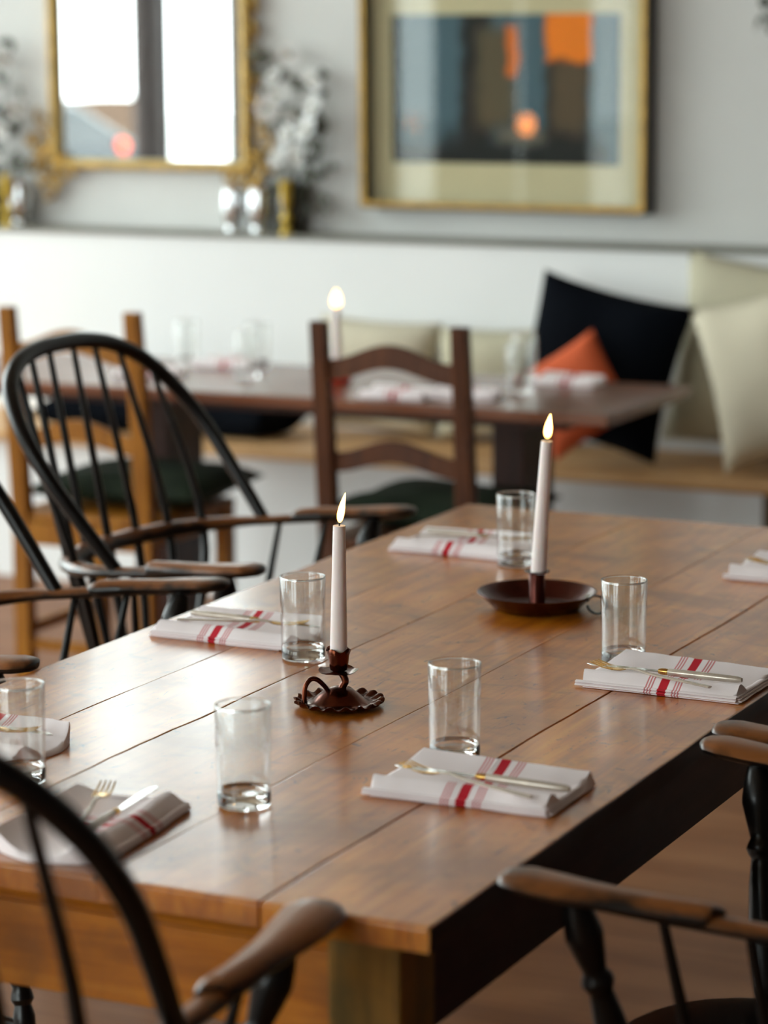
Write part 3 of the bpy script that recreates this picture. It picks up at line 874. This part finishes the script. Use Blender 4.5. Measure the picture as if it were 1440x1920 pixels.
o = pillow('throw_pillow', 'navy', .30, .26, .13, 'dark navy pillow lying under the table edge, left of the cream pair', 'pillow', GP, 18); o.location = (-2.80, 4.66, .52); o.rotation_euler = (0, 0, -.1)

# ------------------------------------------------------------------ tumblers
def tumbler():
    R0, R1, H, t = .0325, .034, .125, .0019
    r = empty('tumbler'); tag(r, 'clear straight-sided tumbler', 'drinking glass', 'clear tumblers on the long table')
    wall = [(R0, .0185), (.0332, .06), (R1, H - .0012), (R1 - .0006, H), (R1 - t + .0004, H), (R1 - t, H - .0012), (.0332 - t, .06), (R0 - t, .0205)]
    MB().lathe(wall, n=64, cap0=False, cap1=False).build('wall', 'pane_glass', r, angle=60)
    MB().lathe([(R1 - t - .0001, H - .0012), (R1 - t + .0003, H + .0001), (R1 - .001, H + .0004), (R1 - .0001, H + .0001), (R1 + .0002, H - .0012), (R1 - .0006, H - .0022), (R1 - t + .0004, H - .0020), (R1 - t - .0001, H - .0012)], n=64, cap0=False, cap1=False).build('rim', 'glass', r, angle=60)
    base = [(.022, 0.0), (.0295, .0003), (.0318, .002), (R0, .005), (R0, .0184), (R0 - t, .0203), (R0 - t - .0015, .0185), (.020, .0170), (.004, .0166)]
    MB().lathe(base, n=64).build('base', 'glass', r, angle=50)
    return r
tb = tumbler(); tb.location = (-.254, .618, .7502)
tb['label'] = 'clear tumbler in the right half, behind the near napkin with the pale-handled knife'
for (x, y, lab) in ((-.248, 1.199, 'clear tumbler behind the right-hand napkin, right of the copper pan'),
                    (-.689, 1.029, 'clear tumbler standing against the left-hand striped napkin, left of the near candle'),
                    (-.395, .317, 'clear tumbler standing alone near the front, left of centre'),
                    (-.683, 1.809, 'clear tumbler behind the far candle, at the napkin nearest the table head'),
                    (-.700, .292, 'clear tumbler at the left picture edge, above the dark chair bow')):
    dup(tb, (x, y, .7502), label=lab)
tb2 = dup(tb, (-2.636, 4.035, .7502), label='blurred tumbler on the far table, left end', group='tumblers on the bench table')
for (x, y, lab) in ((-2.35, 3.86, 'blurred tumbler on the far table, left of the candle near the front edge'), (-2.42, 4.05, 'blurred tumbler on the far table, beside a folded napkin left of the candle'),
                    (-1.56, 3.86, 'blurred tumbler on the far table, right of the brown chair back'), (-1.64, 4.08, 'blurred tumbler on the far table, in front of the orange pillow')):
    dup(tb2, (x, y, .7502), label=lab)

# ------------------------------------------------------------------ napkins
def napkin(seed, w=.252, d=.152):
    """folded cotton napkin: slab of layers, plump front fold, back flap standing up a little; x is the long way"""
    nz = lambda x, y, s=1.0: noise.noise(Vector((x * 14 * s + seed * 5, y * 14 * s, seed)))
    mb = MB()
    nu, nv = 44, 26
    def top(u, v):
        x = -w / 2 + w * u; y = -d / 2 + d * v
        ex = min(u, 1 - u) * w
        h = .0065
        fr = math.exp(-((y + d / 2 - .026) / .018) ** 2)
        h += .0150 * fr
        bk = max(0, (y - .012) / (d / 2 - .012))
        h += (.014 + .009 * (1 - u)) * bk ** 1.6
        h += .0018 * nz(x, y) + .0008 * nz(x, y, 3)
        k = min(1, (ex / .006)) ** .5 if u < .5 else min(1, ex / .003) ** .5
        ke = min(1, min(v * d / .006, 1)) ** .5
        kb = 1.0 if v < 1 else .55
        h = .0015 + (h - .0015) * k * ke * kb
        yy = y + .004 * nz(x, 3.3) + .012 * bk * (u - .5) * .6
        xx = x + .004 * nz(y, 7.7) + (.010 * bk if u < .5 else -.004 * fr) + .003 * math.sin(v * 9) * (1 if u > .9 else 0)
        # rounded left (folded) end
        if u < .12: xx += .022 * (1 - u / .12) ** 2 * abs(2 * v - 1) ** 2
        return (xx, yy, h)
    def bot(u, v):
        x, y, h = top(u, v); bk = max(0, (v - .9) / .1)
        return (x, y - .004 * bk, .0004)
    mb.grid(top, nu, nv)
    b0 = len(mb.v); mb.grid(bot, nu, nv)
    W_ = nu + 1
    def side(idx):
        for a, b in zip(idx, idx[1:]): mb.f.append([a, b, b0 + b, b0 + a])
    side(list(range(W_))); side([nv * W_ + i for i in range(W_)]); side([j * W_ for j in range(nv + 1)]); side([j * W_ + nu for j in range(nv + 1)])
    # loose layers peeking out of the open end and along the front
    for q, (zz, o_) in enumerate(((.0028, .004), (.0058, .0015), (.0088, -.001))):
        pts = [(w / 2 - .006 + o_ + .002 * nz(y * 2, q), y, zz + .0006 * nz(y, q)) for y in [(-d / 2 + .006) + (d - .02) * k / 14 for k in range(15)]]
        mb.tube(pts, [(.005, .0012)] * 15, n=8, up=(0, 0, 1))
    for q, (zz, o_) in enumerate(((.0035, .002), (.0075, .0))):
        pts = [(x, -d / 2 + .004 - o_ + .003 * nz(x, 3.3) + .0012 * nz(x * 2, q), zz) for x in [(-w / 2 + .008) + (w - .012) * k / 20 for k in range(21)]]
        mb.tube(pts, [(.005, .0020)] * 21, n=8, up=(0, 0, 1))
    o = mb.build('folded_napkin', 'napkin', angle=60)
    return o
GN = 'striped napkins on the long table'
N = []
nb_ = napkin(1)
N.append((nb_, (-.168, .492, .7505), .02, 1))
nspots = [(-.138, 1.108, .7505, -.02, 1, 2, 'folded striped napkin at the right table edge, gold fork lying on it'),
          (-.20, 1.915, .7505, .03, 1, 4, 'folded napkin cut by the right picture edge at the far end of the table'),
          (-.848, 1.135, .7505, -.04, -1, 5, 'folded striped napkin at the left, touching the tumbler beside the near candle'),
          (-.815, 1.908, .7505, -.03, -1, 6, 'folded striped napkin at the head of the table, left of the far candle'),
          (-.853, .425, .7505, -.05, -1, 7, 'folded napkin end seen through the tumbler at the left picture edge')]
tag(nb_, 'folded striped napkin in front of the middle tumbler, pale-handled knife on it', 'napkin', GN)
nb_.location = (-.168, .492, .7505); nb_.rotation_euler = (0, 0, .02)
for (x, y, z, rz, sx_, seed, lab) in nspots:
    o = napkin(seed); tag(o, lab, 'napkin', GN); o.location = (x, y, z); o.rotation_euler = (0, 0, rz); o.scale = (sx_, 1, 1)
o = napkin(9); tag(o, 'folded striped napkin at the front left corner behind the blurred chair bow', 'napkin', GN)
o.location = (-.506, .142, .7505); o.rotation_euler = (0, 0, PI / 2 + .10)
GN2 = 'napkins on the bench table'
for (x, y, rz, lab, s) in ((-2.62, 3.80, .3, 'small blurred napkin at the left of the far table', 1), (-2.52, 4.06, .1, 'blurred napkin behind the tumblers, left of the far candle', 2),
                        (-1.82, 3.68, .1, 'blurred white napkin seen between the posts of the brown chair', 3), (-1.66, 3.74, .2, 'blurred napkin just right of the brown chair post', 4),
                        (-1.52, 4.08, .1, 'blurred napkin in front of the orange pillow', 5)):
    o = dup(nb_, (x, y, .7505), rz, lab, GN2); o.scale = (.72, .72, 1)

# ------------------------------------------------------------------ cutlery (lies along local +x, handle end at +x)
def knife():
    r = empty('table_knife'); tag(r, 'table knife', 'knife')
    MB().tube([(x, 0, .005) for x in (.0, .004, .03, .07, .105, .112)], [.0035, .0052, .0056, .0054, .0048, .003], n=12).build('handle', 'pearl', r)
    MB().tube([(x, 0, .005) for x in (-.012, -.008, -.002, .002)], [.0035, .0046, .005, .0046], n=12).build('ferrule', 'gilt_steel', r)
    mb = MB(); out = [(-.012, -.004), (-.05, -.0075), (-.09, -.0085), (-.112, -.0065), (-.122, 0), (-.112, .004), (-.06, .0045), (-.012, .004)]
    mb.prism([(x, y) for x, y in out], 'z', .0042, .0056)
    mb.build('blade', 'steel', r, bevel=.0004)
    return r
def fork():
    r = empty('table_fork'); tag(r, 'table fork', 'fork')
    c = catmull([(.10, 0, .005), (.05, 0, .0055), (.0, 0, .006), (-.03, 0, .0085), (-.05, 0, .0065)], 5)
    rr = [(interp([(0, .0045), (8, .0035), (15, .0024), (20, .0045)], k), interp([(0, .0018), (10, .0022), (20, .0014)], k)) for k in range(len(c))]
    MB().tube(c, rr, n=10, up=(0, 0, 1)).build('handle', 'pearl', r)
    mb = MB()
    mb.tube([(-.046, 0, .007), (-.054, 0, .0052), (-.062, 0, .0045), (-.068, 0, .0045)], [(.0045, .0011), (.0095, .0012), (.0115, .0012), (.0115, .0012)], n=12, up=(0, 0, 1))
    for k in range(4):
        y = -.0093 + .0062 * k
        mb.tube([(-.066, y, .0045), (-.085, y, .0052), (-.103, y * .96, .0085), (-.108, y * .95, .0100)], [(.0018, .0011), (.0016, .001), (.0012, .0009), (.0006, .0005)], n=8, up=(0, 0, 1))
    mb.build('tines', 'gilt_steel', r)
    return r
GK, GF = 'pale-handled knives on the napkins', 'gold-tined forks on the napkins'
kn = knife(); kn['group'] = GK; kn['label'] = 'pale-handled knife on the napkin in front of the middle tumbler'
kn.location = (-.150, .479, .7670); kn.rotation_euler = (0, .01, -.01)
fk = fork(); fk['group'] = GF; fk['label'] = 'gold-tined fork beside the knife on the napkin in front of the middle tumbler'
fk.location = (-.160, .455, .7670); fk.rotation_euler = (0, .0, -.32)
SETS = [((-.138, 1.075), -.02, -.32, -.01, -.025, 'the right-hand napkin at the table edge'),
        ((-.19, 1.90), .02, -.30, 0, -.02, 'the napkin cut by the right picture edge'),
        ((-.848, 1.135), PI - .05, PI + .25, .0, .0, 'the left-hand napkin touching a tumbler'),
        ((-.81, 1.92), PI - .03, PI + .25, .0, .0, 'the napkin at the head of the table'),
        ((-.87, .425), PI - .05, PI + .2, 0, 0, 'the napkin seen through the left-edge tumbler'),
        ((-.485, .165), PI / 2 + .1 + PI, PI / 2 + .35 + PI, 0, 0, 'the front-left napkin behind the blurred bow')]
for ((x, y), rk, rf, dx, dy, lab) in SETS:
    k_ = dup(kn, (x + .01 + dx, y + .008, .7680), rk, 'pale-handled knife on ' + lab)
    f_ = dup(fk, (x + dx, y - .020 + (0 if abs(rk) < 1 else .008), .7680), rf, 'gold-tined fork on ' + lab)
for o in list(bpy.data.objects):
    if o.get('category') == 'knife' and 'front-left' in o['label']: o.location = (-.475, .15, .770)
    if o.get('category') == 'fork' and 'front-left' in o['label']: o.location = (-.508, .15, .770)

# ------------------------------------------------------------------ candles and holders
def candle(base, topp, r0, r1, lean_flame, label, fh=.042, fw=.0062):
    base, topp = Vector(base), Vector(topp)
    r = empty('taper_candle', base); tag(r, label, 'candle', 'lit white taper candles')
    d = topp - base; n = 24
    pts = [Vector((d.x * (k / n) ** 1.15, d.y * (k / n) ** 1.15, d.z * k / n)) for k in range(n)]
    rad = [r0 + (r1 - r0) * k / n for k in range(n)]
    pts += [d * 1.0, d + Vector((0, 0, -.0005)), d + Vector((0, 0, -.0022))]
    rad += [r1 * .985, r1 * .85, r1 * .25]
    MB().tube(pts, rad, n=28).build('wax', 'wax', r, angle=60)
    MB().tube([d + Vector((0, 0, -.003)), d + Vector((.0004, 0, .004)), d + Vector((.0014, 0, .0085))], [.0011, .0011, .0009], n=8).build('wick', 'wick', r)
    lf = Vector(lean_flame)
    fp = []; fr = []
    for k in range(17):
        t = k / 16
        fp.append(d + Vector((.0006, 0, .0035)) + Vector((lf.x * t ** 1.4, lf.y * t ** 1.4, fh * t)))
        fr.append(max(.0002, fw * (math.sin(PI * min(1, t * 1.0) ** .62) ** .9) * (1 if t < .99 else 0) + .0003))
    MB().tube(fp, fr, n=16).build('flame', 'flame', r)
    pl_ = bpy.data.lights.new('flame_light', 'POINT'); pl_.energy = 0.55; pl_.color = (1.0, .50, .18); pl_.shadow_soft_size = .004
    po = bpy.data.objects.new('flame_light', pl_); COL.objects.link(po); po.parent = r; po.location = fp[7] + Vector((0, 0, .002))
    return r
candle((-.512, .798, .812), (-.509, .798, 1.003), .0122, .0086, (.0075, .0035, 0), 'lit white taper in the scalloped copper chamberstick, left of centre', .042, .0046)
candle((-.509, 1.498, .808), (-.497, 1.501, 1.022), .0128, .0090, (.0045, .0022, 0), 'slightly leaning lit taper in the round copper pan, farther along the table', .040, .0062)
candle((-2.085, 3.87, .80), (-2.085, 3.87, .945), .0125, .010, (.000, 0, 0), 'blurred lit taper on the far table behind the brown chair', .045, .011)

def chamberstick(pos, label):
    r = empty('chamberstick', pos); tag(r, label, 'candle holder')
    nsc = 18
    def wob(rr, z, a, i):
        k = max(0, (rr - .045) / .017)
        return rr + .0022 * k * math.cos(nsc * a), z + .0028 * k * math.sin(nsc * a) * 1.0
    prof = [(.002, .0275), (.010, .0265), (.020, .0225), (.029, .0155), (.036, .0090), (.044, .0055), (.052, .0075), (.058, .0105), (.0615, .0100), (.0610, .0085), (.056, .0050), (.048, .0022), (.036, .0012), (.010, .0012), (.002, .0012)]
    MB().lathe(prof, n=144, wob=wob).build('scalloped_base', 'copper', r, angle=70)
    MB().tube(catmull([(.002, 0, .020), (.006, 0, .028), (.010, 0, .036), (.006, 0, .045), (.0, 0, .049)], 5), .0052, n=12).build('stem', 'copper', r)
    def wob2(rr, z, a, i):
        k = max(0, (rr - .018) / .009)
        return rr * (1 + .05 * k * math.sin(5 * a + 1)), z + .0020 * k * math.sin(4 * a + .5)
    MB().lathe([(.002, .047), (.016, .0465), (.022, .048), (.0265, .0505), (.027, .0515), (.0225, .0497), (.016, .0487), (.002, .0492)], n=60, wob=wob2).build('drip_pan', 'copper', r, angle=70)
    def wob3(rr, z, a, i):
        k = max(0, (z - .07) / .01)
        return rr * (1 + .04 * k * math.sin(4 * a)), z + .0022 * k * math.sin(4 * a + 2)
    MB().lathe([(.006, .049), (.0115, .051), (.0135, .060), (.0148, .072), (.0168, .080), (.0160, .0805), (.0138, .073), (.0124, .062), (.0108, .058), (.003, .058)], n=48, wob=wob3).build('cup', 'copper', r, angle=70)
    MB().tube(catmull([(-.010, -.010, .020), (-.014, -.016, .030), (-.021, -.024, .040), (-.028, -.030, .041), (-.033, -.036, .032), (-.034, -.038, .018), (-.033, -.038, .006)], 6), .0034, n=12).build('ring_handle', 'copper', r)
    return r
cs1 = chamberstick((-.512, .798, .7502), 'scalloped copper chamberstick with looped handle, left of centre on the long table')
rv = MB().lathe([(.034, 0), (.040, .003), (.042, .012), (.030, .018), (.020, .026), (.022, .040), (.027, .052), (.026, .056), (.019, .054), (.016, .050), (.003, .048)], n=40).build('candle_holder', 'redvotive')
rv.location = (-2.085, 3.87, .7502); tag(rv, 'red glass candle holder on the far table behind the brown chair slat', 'candle holder')

def pan_stick(pos):
    r = empty('candle_pan', pos); tag(r, 'round red-brown copper candle pan with a tall socket, centre right', 'candle holder')
    prof = [(.002, .0035), (.060, .0035), (.066, .005), (.080, .0175), (.0925, .0275), (.0955, .0285), (.0965, .0275), (.0950, .0262), (.0825, .0150), (.069, .0018), (.064, .0), (.002, .0)]
    MB().lathe(prof, n=96).build('dish', 'pan', r, angle=50)
    MB().lathe([(.0150, .0032), (.0132, .006), (.0128, .058), (.0145, .0585), (.0205, .0600), (.0206, .0612), (.0140, .0612), (.0116, .0600), (.0116, .02), (.002, .02)], n=40).build('socket', 'pan', r, angle=40)
    pts = []
    for k in range(17):
        a = PI * .9 - 1.85 * PI * k / 16
        pts.append((.108 + .0165 * math.cos(a) , -.012, .0175 + .0145 * math.sin(a)))
    MB().tube(pts, [(.0045, .0014)] * 17, n=10, up=[Vector((p[0] - .108, 0, p[2] - .0175)) for p in pts]).build('ring_handle', 'blackframe', r)
    return r
pan_stick((-.512, 1.498, .7502))

# ------------------------------------------------------------------ picture on the wall
P = empty('framed_picture', (-2.094, YW, 1.465)); tag(P, 'large framed dim print with orange blocks, gold and black frame, cream mat', 'picture')
x0, x1, z0, z1 = -.462, .462, -.335, .37
def frame4(name, mat, x0, x1, z0, z1, w, ya, yb, parent, bevel=.002):
    mb = MB()
    pts = [(x0, z0), (x1, z0), (x1, z1), (x0, z1)]; ins = [(x0 + w, z0 + w), (x1 - w, z0 + w), (x1 - w, z1 - w), (x0 + w, z1 - w)]
    b = len(mb.v)
    for y in (ya, yb):
        for (x, z) in pts + ins: mb.v.append(Vector((x, y, z)))
    for i in range(4):
        j = (i + 1) % 4
        mb.f += [[i, j, 4 + j, 4 + i], [8 + i, 12 + i, 12 + j, 8 + j], [i, 8 + i, 8 + j, j], [4 + i, 4 + j, 12 + j, 12 + i]]
    return mb.build(name, mat, parent, smooth=False, bevel=bevel)
frame4('outer_frame', 'blackframe', x0, x1, z0, z1, .018, -.070, -.001, P)
frame4('gold_fillet', 'gold', x0 + .005, x1 - .005, z0 + .005, z1 - .005, .016, -.074, -.0705, P)
MB().box(x0 + .015, x1 - .015, -.020, -.012, z0 + .015, z1 - .015).build('mat_board', 'mat_board', P, smooth=False)
pr = MB().box(0, .731, -.0025, 0, 0, .437).build('print', 'art', P, smooth=False); pr.location = (-.373, -.0205, -.198)
MB().box(x0 + .016, x1 - .016, -.042, -.039, z0 + .016, z1 - .016).build('glazing', 'pane', P, smooth=False)

# ------------------------------------------------------------------ gilt mirror
Q = empty('gilt_mirror', (-3.318, YW, 1.76)); tag(Q, 'tall gilt wall mirror with carved scroll corners, reflecting the windows', 'mirror')
mz0, mz1 = -.530, 1.02
frame4('frame', 'gold', -.360, .364, mz0, mz1, .019, -.045, -.004, Q, .005)
frame4('inner_moulding', 'gold_pale', -.342, .347, mz0 + .018, mz1 - .018, .010, -.036, -.006, Q, .003)
MB().box(-.334, .340, -.014, -.008, mz0 + .031, mz1 - .031).build('mirror_glass', 'mirror', Q, smooth=False)
def scrolls(sgn, cx, cz, seed, name):
    rnd = random.Random(seed); mb = MB()
    for (ox, oz, R_, turns, th, a0) in ((0, 0, .055, 1.4, .010, 1.2), (-.045, .075, .040, 1.3, .008, 2.4), (.05, -.03, .036, 1.2, .008, .2), (-.01, -.075, .038, 1.3, .008, 4.2), (-.065, .005, .030, 1.2, .007, 3.2), (-.03, .15, .030, 1.1, .006, 2.0), (.09, -.02, .022, 1.1, .006, .4)):
        pts = []; rr = []
        for k in range(26):
            t = k / 25; a = a0 + sgn * 2 * PI * turns * t; R2 = R_ * (1 - .8 * t)
            pts.append((cx + sgn * ox + R2 * math.cos(a) * .8, -.032 - .012 * t, cz + oz + R2 * math.sin(a))); rr.append(th * (1 - .4 * t))
        mb.tube(pts, rr, n=8)
    for k in range(16):       # acanthus lobes
        a = rnd.uniform(0, 2 * PI); d = rnd.uniform(.02, .085)
        px_, pz_ = cx + sgn * rnd.uniform(-.07, .055), cz + rnd.uniform(-.09, .12)
        b_ = Vector((px_, -.030, pz_)); e_ = b_ + Vector((.03 * math.cos(a), -.01, .03 * math.sin(a)))
        mb.tube([b_, b_.lerp(e_, .4), b_.lerp(e_, .8), e_], [(.004, .004), (.011, .007), (.007, .005), (.001, .001)], n=8, up=(0, -1, 0))
    return mb.build(name, 'gold', Q)
scrolls(1, -.365, mz0 + .01, 3, 'corner_carving')
scrolls(-1, .375, mz0 + .01, 4, 'corner_carving')
mb = MB()
for k in range(17):
    z = mz0 + .18 + k * .075
    mb.tube(catmull([(.375, -.03, z), (.395, -.035, z + .02), (.385, -.035, z + .045), (.372, -.03, z + .06)], 4), [.004 + .005 * math.sin(PI * i / 12) for i in range(13)], n=8)
mb.build('side_carving', 'gold', Q)

# ------------------------------------------------------------------ things on the ledge
def bouquet(cx, cz, w, h, seed, label, base):
    rnd = random.Random(seed)
    r = empty('flower_arrangement', base); tag(r, label, 'flowers')
    off = Vector(base)
    spots = []
    tries = 0
    while len(spots) < 11 and tries < 400:
        tries += 1
        x, z = rnd.uniform(-w / 2, w / 2), rnd.uniform(-h / 2, h / 2)
        if (x / (w / 2)) ** 2 + (z / (h / 2)) ** 2 > .8: continue
        if all((x - a) ** 2 + (z - b) ** 2 > .052 ** 2 for a, b, _ in spots): spots.append((x, z, rnd.uniform(.030, .044)))
    for (x, z, R_) in spots:
        c = Vector((cx + x, YW - .07 - rnd.uniform(0, .04), cz + z)) - off
        tiltm = Matrix.Rotation(rnd.uniform(-.5, .5), 3, 'Z') @ Matrix.Rotation(rnd.uniform(-.6, .5), 3, 'X')
        mb = MB()
        for ring, (n_, rr, up_) in enumerate(((6, 1.0, .15), (5, .62, .45))):
            for k in range(n_):
                a = 2 * PI * k / n_ + ring * .5
                d = Vector((math.cos(a), -up_, math.sin(a))).normalized()
                pts = [c + tiltm @ (d * R_ * rr * t + Vector((0, -.006 * t * t, 0))) for t in (.05, .35, .7, 1.0)]
                mb.tube(pts, [(.003, .0012), (R_ * .34, .0016), (R_ * .40, .0016), (R_ * .12, .001)], n=8, up=tiltm @ Vector((0, -1, .01)))
        b = mb.build('blossom', 'petal', r)
        MB().lathe([(.001, -.004), (.006, -.002), (.007, .002), (.003, .006), (.001, .007)], (0, 0, 0), 10).xform(Matrix.Translation(c + tiltm @ Vector((0, -.008, 0))) @ Matrix.Rotation(PI / 2, 4, 'X')).build('flower_centre', 'stamen', b)
    lm = MB(); sm = MB()
    root = Vector((base[0], YW - .06, base[2] + .12)) - off
    for k in range(58):
        x, z = rnd.uniform(-w / 2, w / 2) * 1.12, rnd.uniform(-h / 2, h / 2) * 1.08
        if k < 18: x = abs(x) * rnd.choice((1, 1, -1))
        if k >= 40: x, z = rnd.uniform(-.075, .085), rnd.uniform(-h / 2 - .13, -h / 2 + .02)
        c = Vector((cx + x, YW - .05 - rnd.uniform(0, .03), cz + z)) - off
        a = rnd.uniform(0, 2 * PI); d = Vector((math.cos(a), rnd.uniform(-.4, .1), math.sin(a))).normalized() * rnd.uniform(.035, .06)
        lm.tube([c, c + d * .35, c + d * .7, c + d], [(.001, .0006), (.013, .0009), (.011, .0009), (.0008, .0005)], n=6, up=(0, -1, .1))
        if k % 4 == 0: sm.tube(catmull([root, root.lerp(c, .5) + Vector((rnd.uniform(-.02, .02), 0, 0)), c], 5), .0018, n=6)
    lm.build('leaves', 'leaf', r); sm.build('stems', 'leaf', r)
    return r
bouquet(-2.775, 1.42, .22, .40, 2, 'spray of white blossoms with dark leaves right of the mirror', (-2.79, YW - .06, ZL))
bouquet(-3.86, 1.42, .22, .40, 8, 'spray of white blossoms with dark leaves left of the mirror, cut by the frame', (-3.88, YW - .06, ZL))
def vessel(name, prof, mat, loc, label, cat, group=None, n=40):
    o = MB().lathe(prof, n=n).build(name, mat, angle=50); o.location = loc
    return tag(o, label, cat, group)
vp = [(.020, 0), (.028, .002), (.030, .010), (.024, .020), (.034, .045), (.039, .080), (.036, .115), (.033, .135), (.036, .142), (.034, .1425), (.030, .135), (.033, .11), (.034, .08), (.028, .04), (.01, .03)]
v1 = vessel('silver_vase', vp, 'silver', (-2.995, YW - .065, ZL), 'small silvery vase under the mirror, left of two', 'vase', 'silvery vases')
v2 = dup(v1, (-2.905, YW - .062, ZL), label='small silvery vase under the mirror, right of two beside the dark pot')
v3 = dup(v1, (-3.785, YW - .060, ZL), label='silvery vase on the ledge left of the mirror, near the left picture edge')
vessel('flower_pot', [(.034, 0), (.038, .003), (.044, .05), (.046, .10), (.042, .135), (.038, .15), (.041, .158), (.037, .158), (.035, .148), (.039, .10), (.036, .03), (.01, .02)], 'vase', (-2.80, YW - .049, ZL), 'dark green-brown pot holding the blossoms right of the mirror', 'pot', 'dark flower pots')
vessel('flower_pot', [(.034, 0), (.038, .003), (.043, .05), (.045, .09), (.040, .12), (.038, .128), (.035, .128), (.038, .09), (.035, .03), (.01, .02)], 'vase', (-3.885, YW - .049, ZL), 'dark pot holding the blossoms left of the mirror', 'pot', 'dark flower pots')
bs = vessel('brass_candlestick', [(.019, 0), (.0195, .004), (.017, .010), (.010, .018), (.008, .030), (.015, .040), (.017, .050), (.009, .062), (.007, .075), (.012, .085), (.016, .100), (.018, .160), (.019, .165), (.016, .165), (.014, .11), (.003, .105)], 'brass', (-2.785, YL + .0085, ZL), 'brass candlestick on the ledge in front of the dark pot', 'candlestick', 'brass candlesticks')
dup(bs, (-3.803, YL + .0085, ZL), label='brass candlestick at the left picture edge below the blossoms')
# sprig on the wall, top right
sp = empty('dried_sprig', (-1.262, YW - .004, 1.69)); tag(sp, 'dark dried sprig hanging on the wall at the top right corner', 'plant')
rnd = random.Random(4); lm = MB(); st = MB()
for k in range(8):
    e_ = Vector((rnd.uniform(-.07, .09), -.02 - rnd.uniform(0, .02), rnd.uniform(-.06, .02)))
    st.tube(catmull([(0, -.006, .26), (.01 + e_.x * .2, -.02, .12), tuple(e_)], 6), .0018, n=6)
    for q in range(5):
        c = Vector((.01, -.02, .12)).lerp(e_, .3 + .16 * q); a = rnd.uniform(0, 2 * PI)
        d = Vector((math.cos(a), -.2, math.sin(a))) * .03
        lm.tube([c, c + d * .4, c + d * .75, c + d], [(.001, .0006), (.007, .0009), (.006, .0009), (.0006, .0004)], n=6, up=(0, -1, .1))
st.build('stems', 'leaf', sp); lm.build('leaves', 'leaf', sp)

# ------------------------------------------------------------------ lantern near the windows, mirrored as an orange dot in the picture glass
lt = empty('side_table', (-5.22, -2.7, 0)); tag(lt, 'tall round table by the windows behind the camera, seen only as a reflection', 'side table')
MB().lathe([(.02, 1.02), (.28, 1.02), (.29, 1.03), (.28, 1.04), (.02, 1.04)], n=40).build('tabletop', 'table2', lt)
MB().lathe([(.2, 0), (.2, .02), (.03, .05), (.025, 1.02)], n=24).build('pedestal', 'black', lt)
ln = MB().lathe([(.022, 0), (.040, .01), (.045, .045), (.040, .08), (.030, .09)], n=24).build('lantern', 'lampshade')
ln.location = (-5.30, -2.7, 1.0403); tag(ln, 'glowing orange lantern mirrored as a dot in the picture glass', 'lantern')
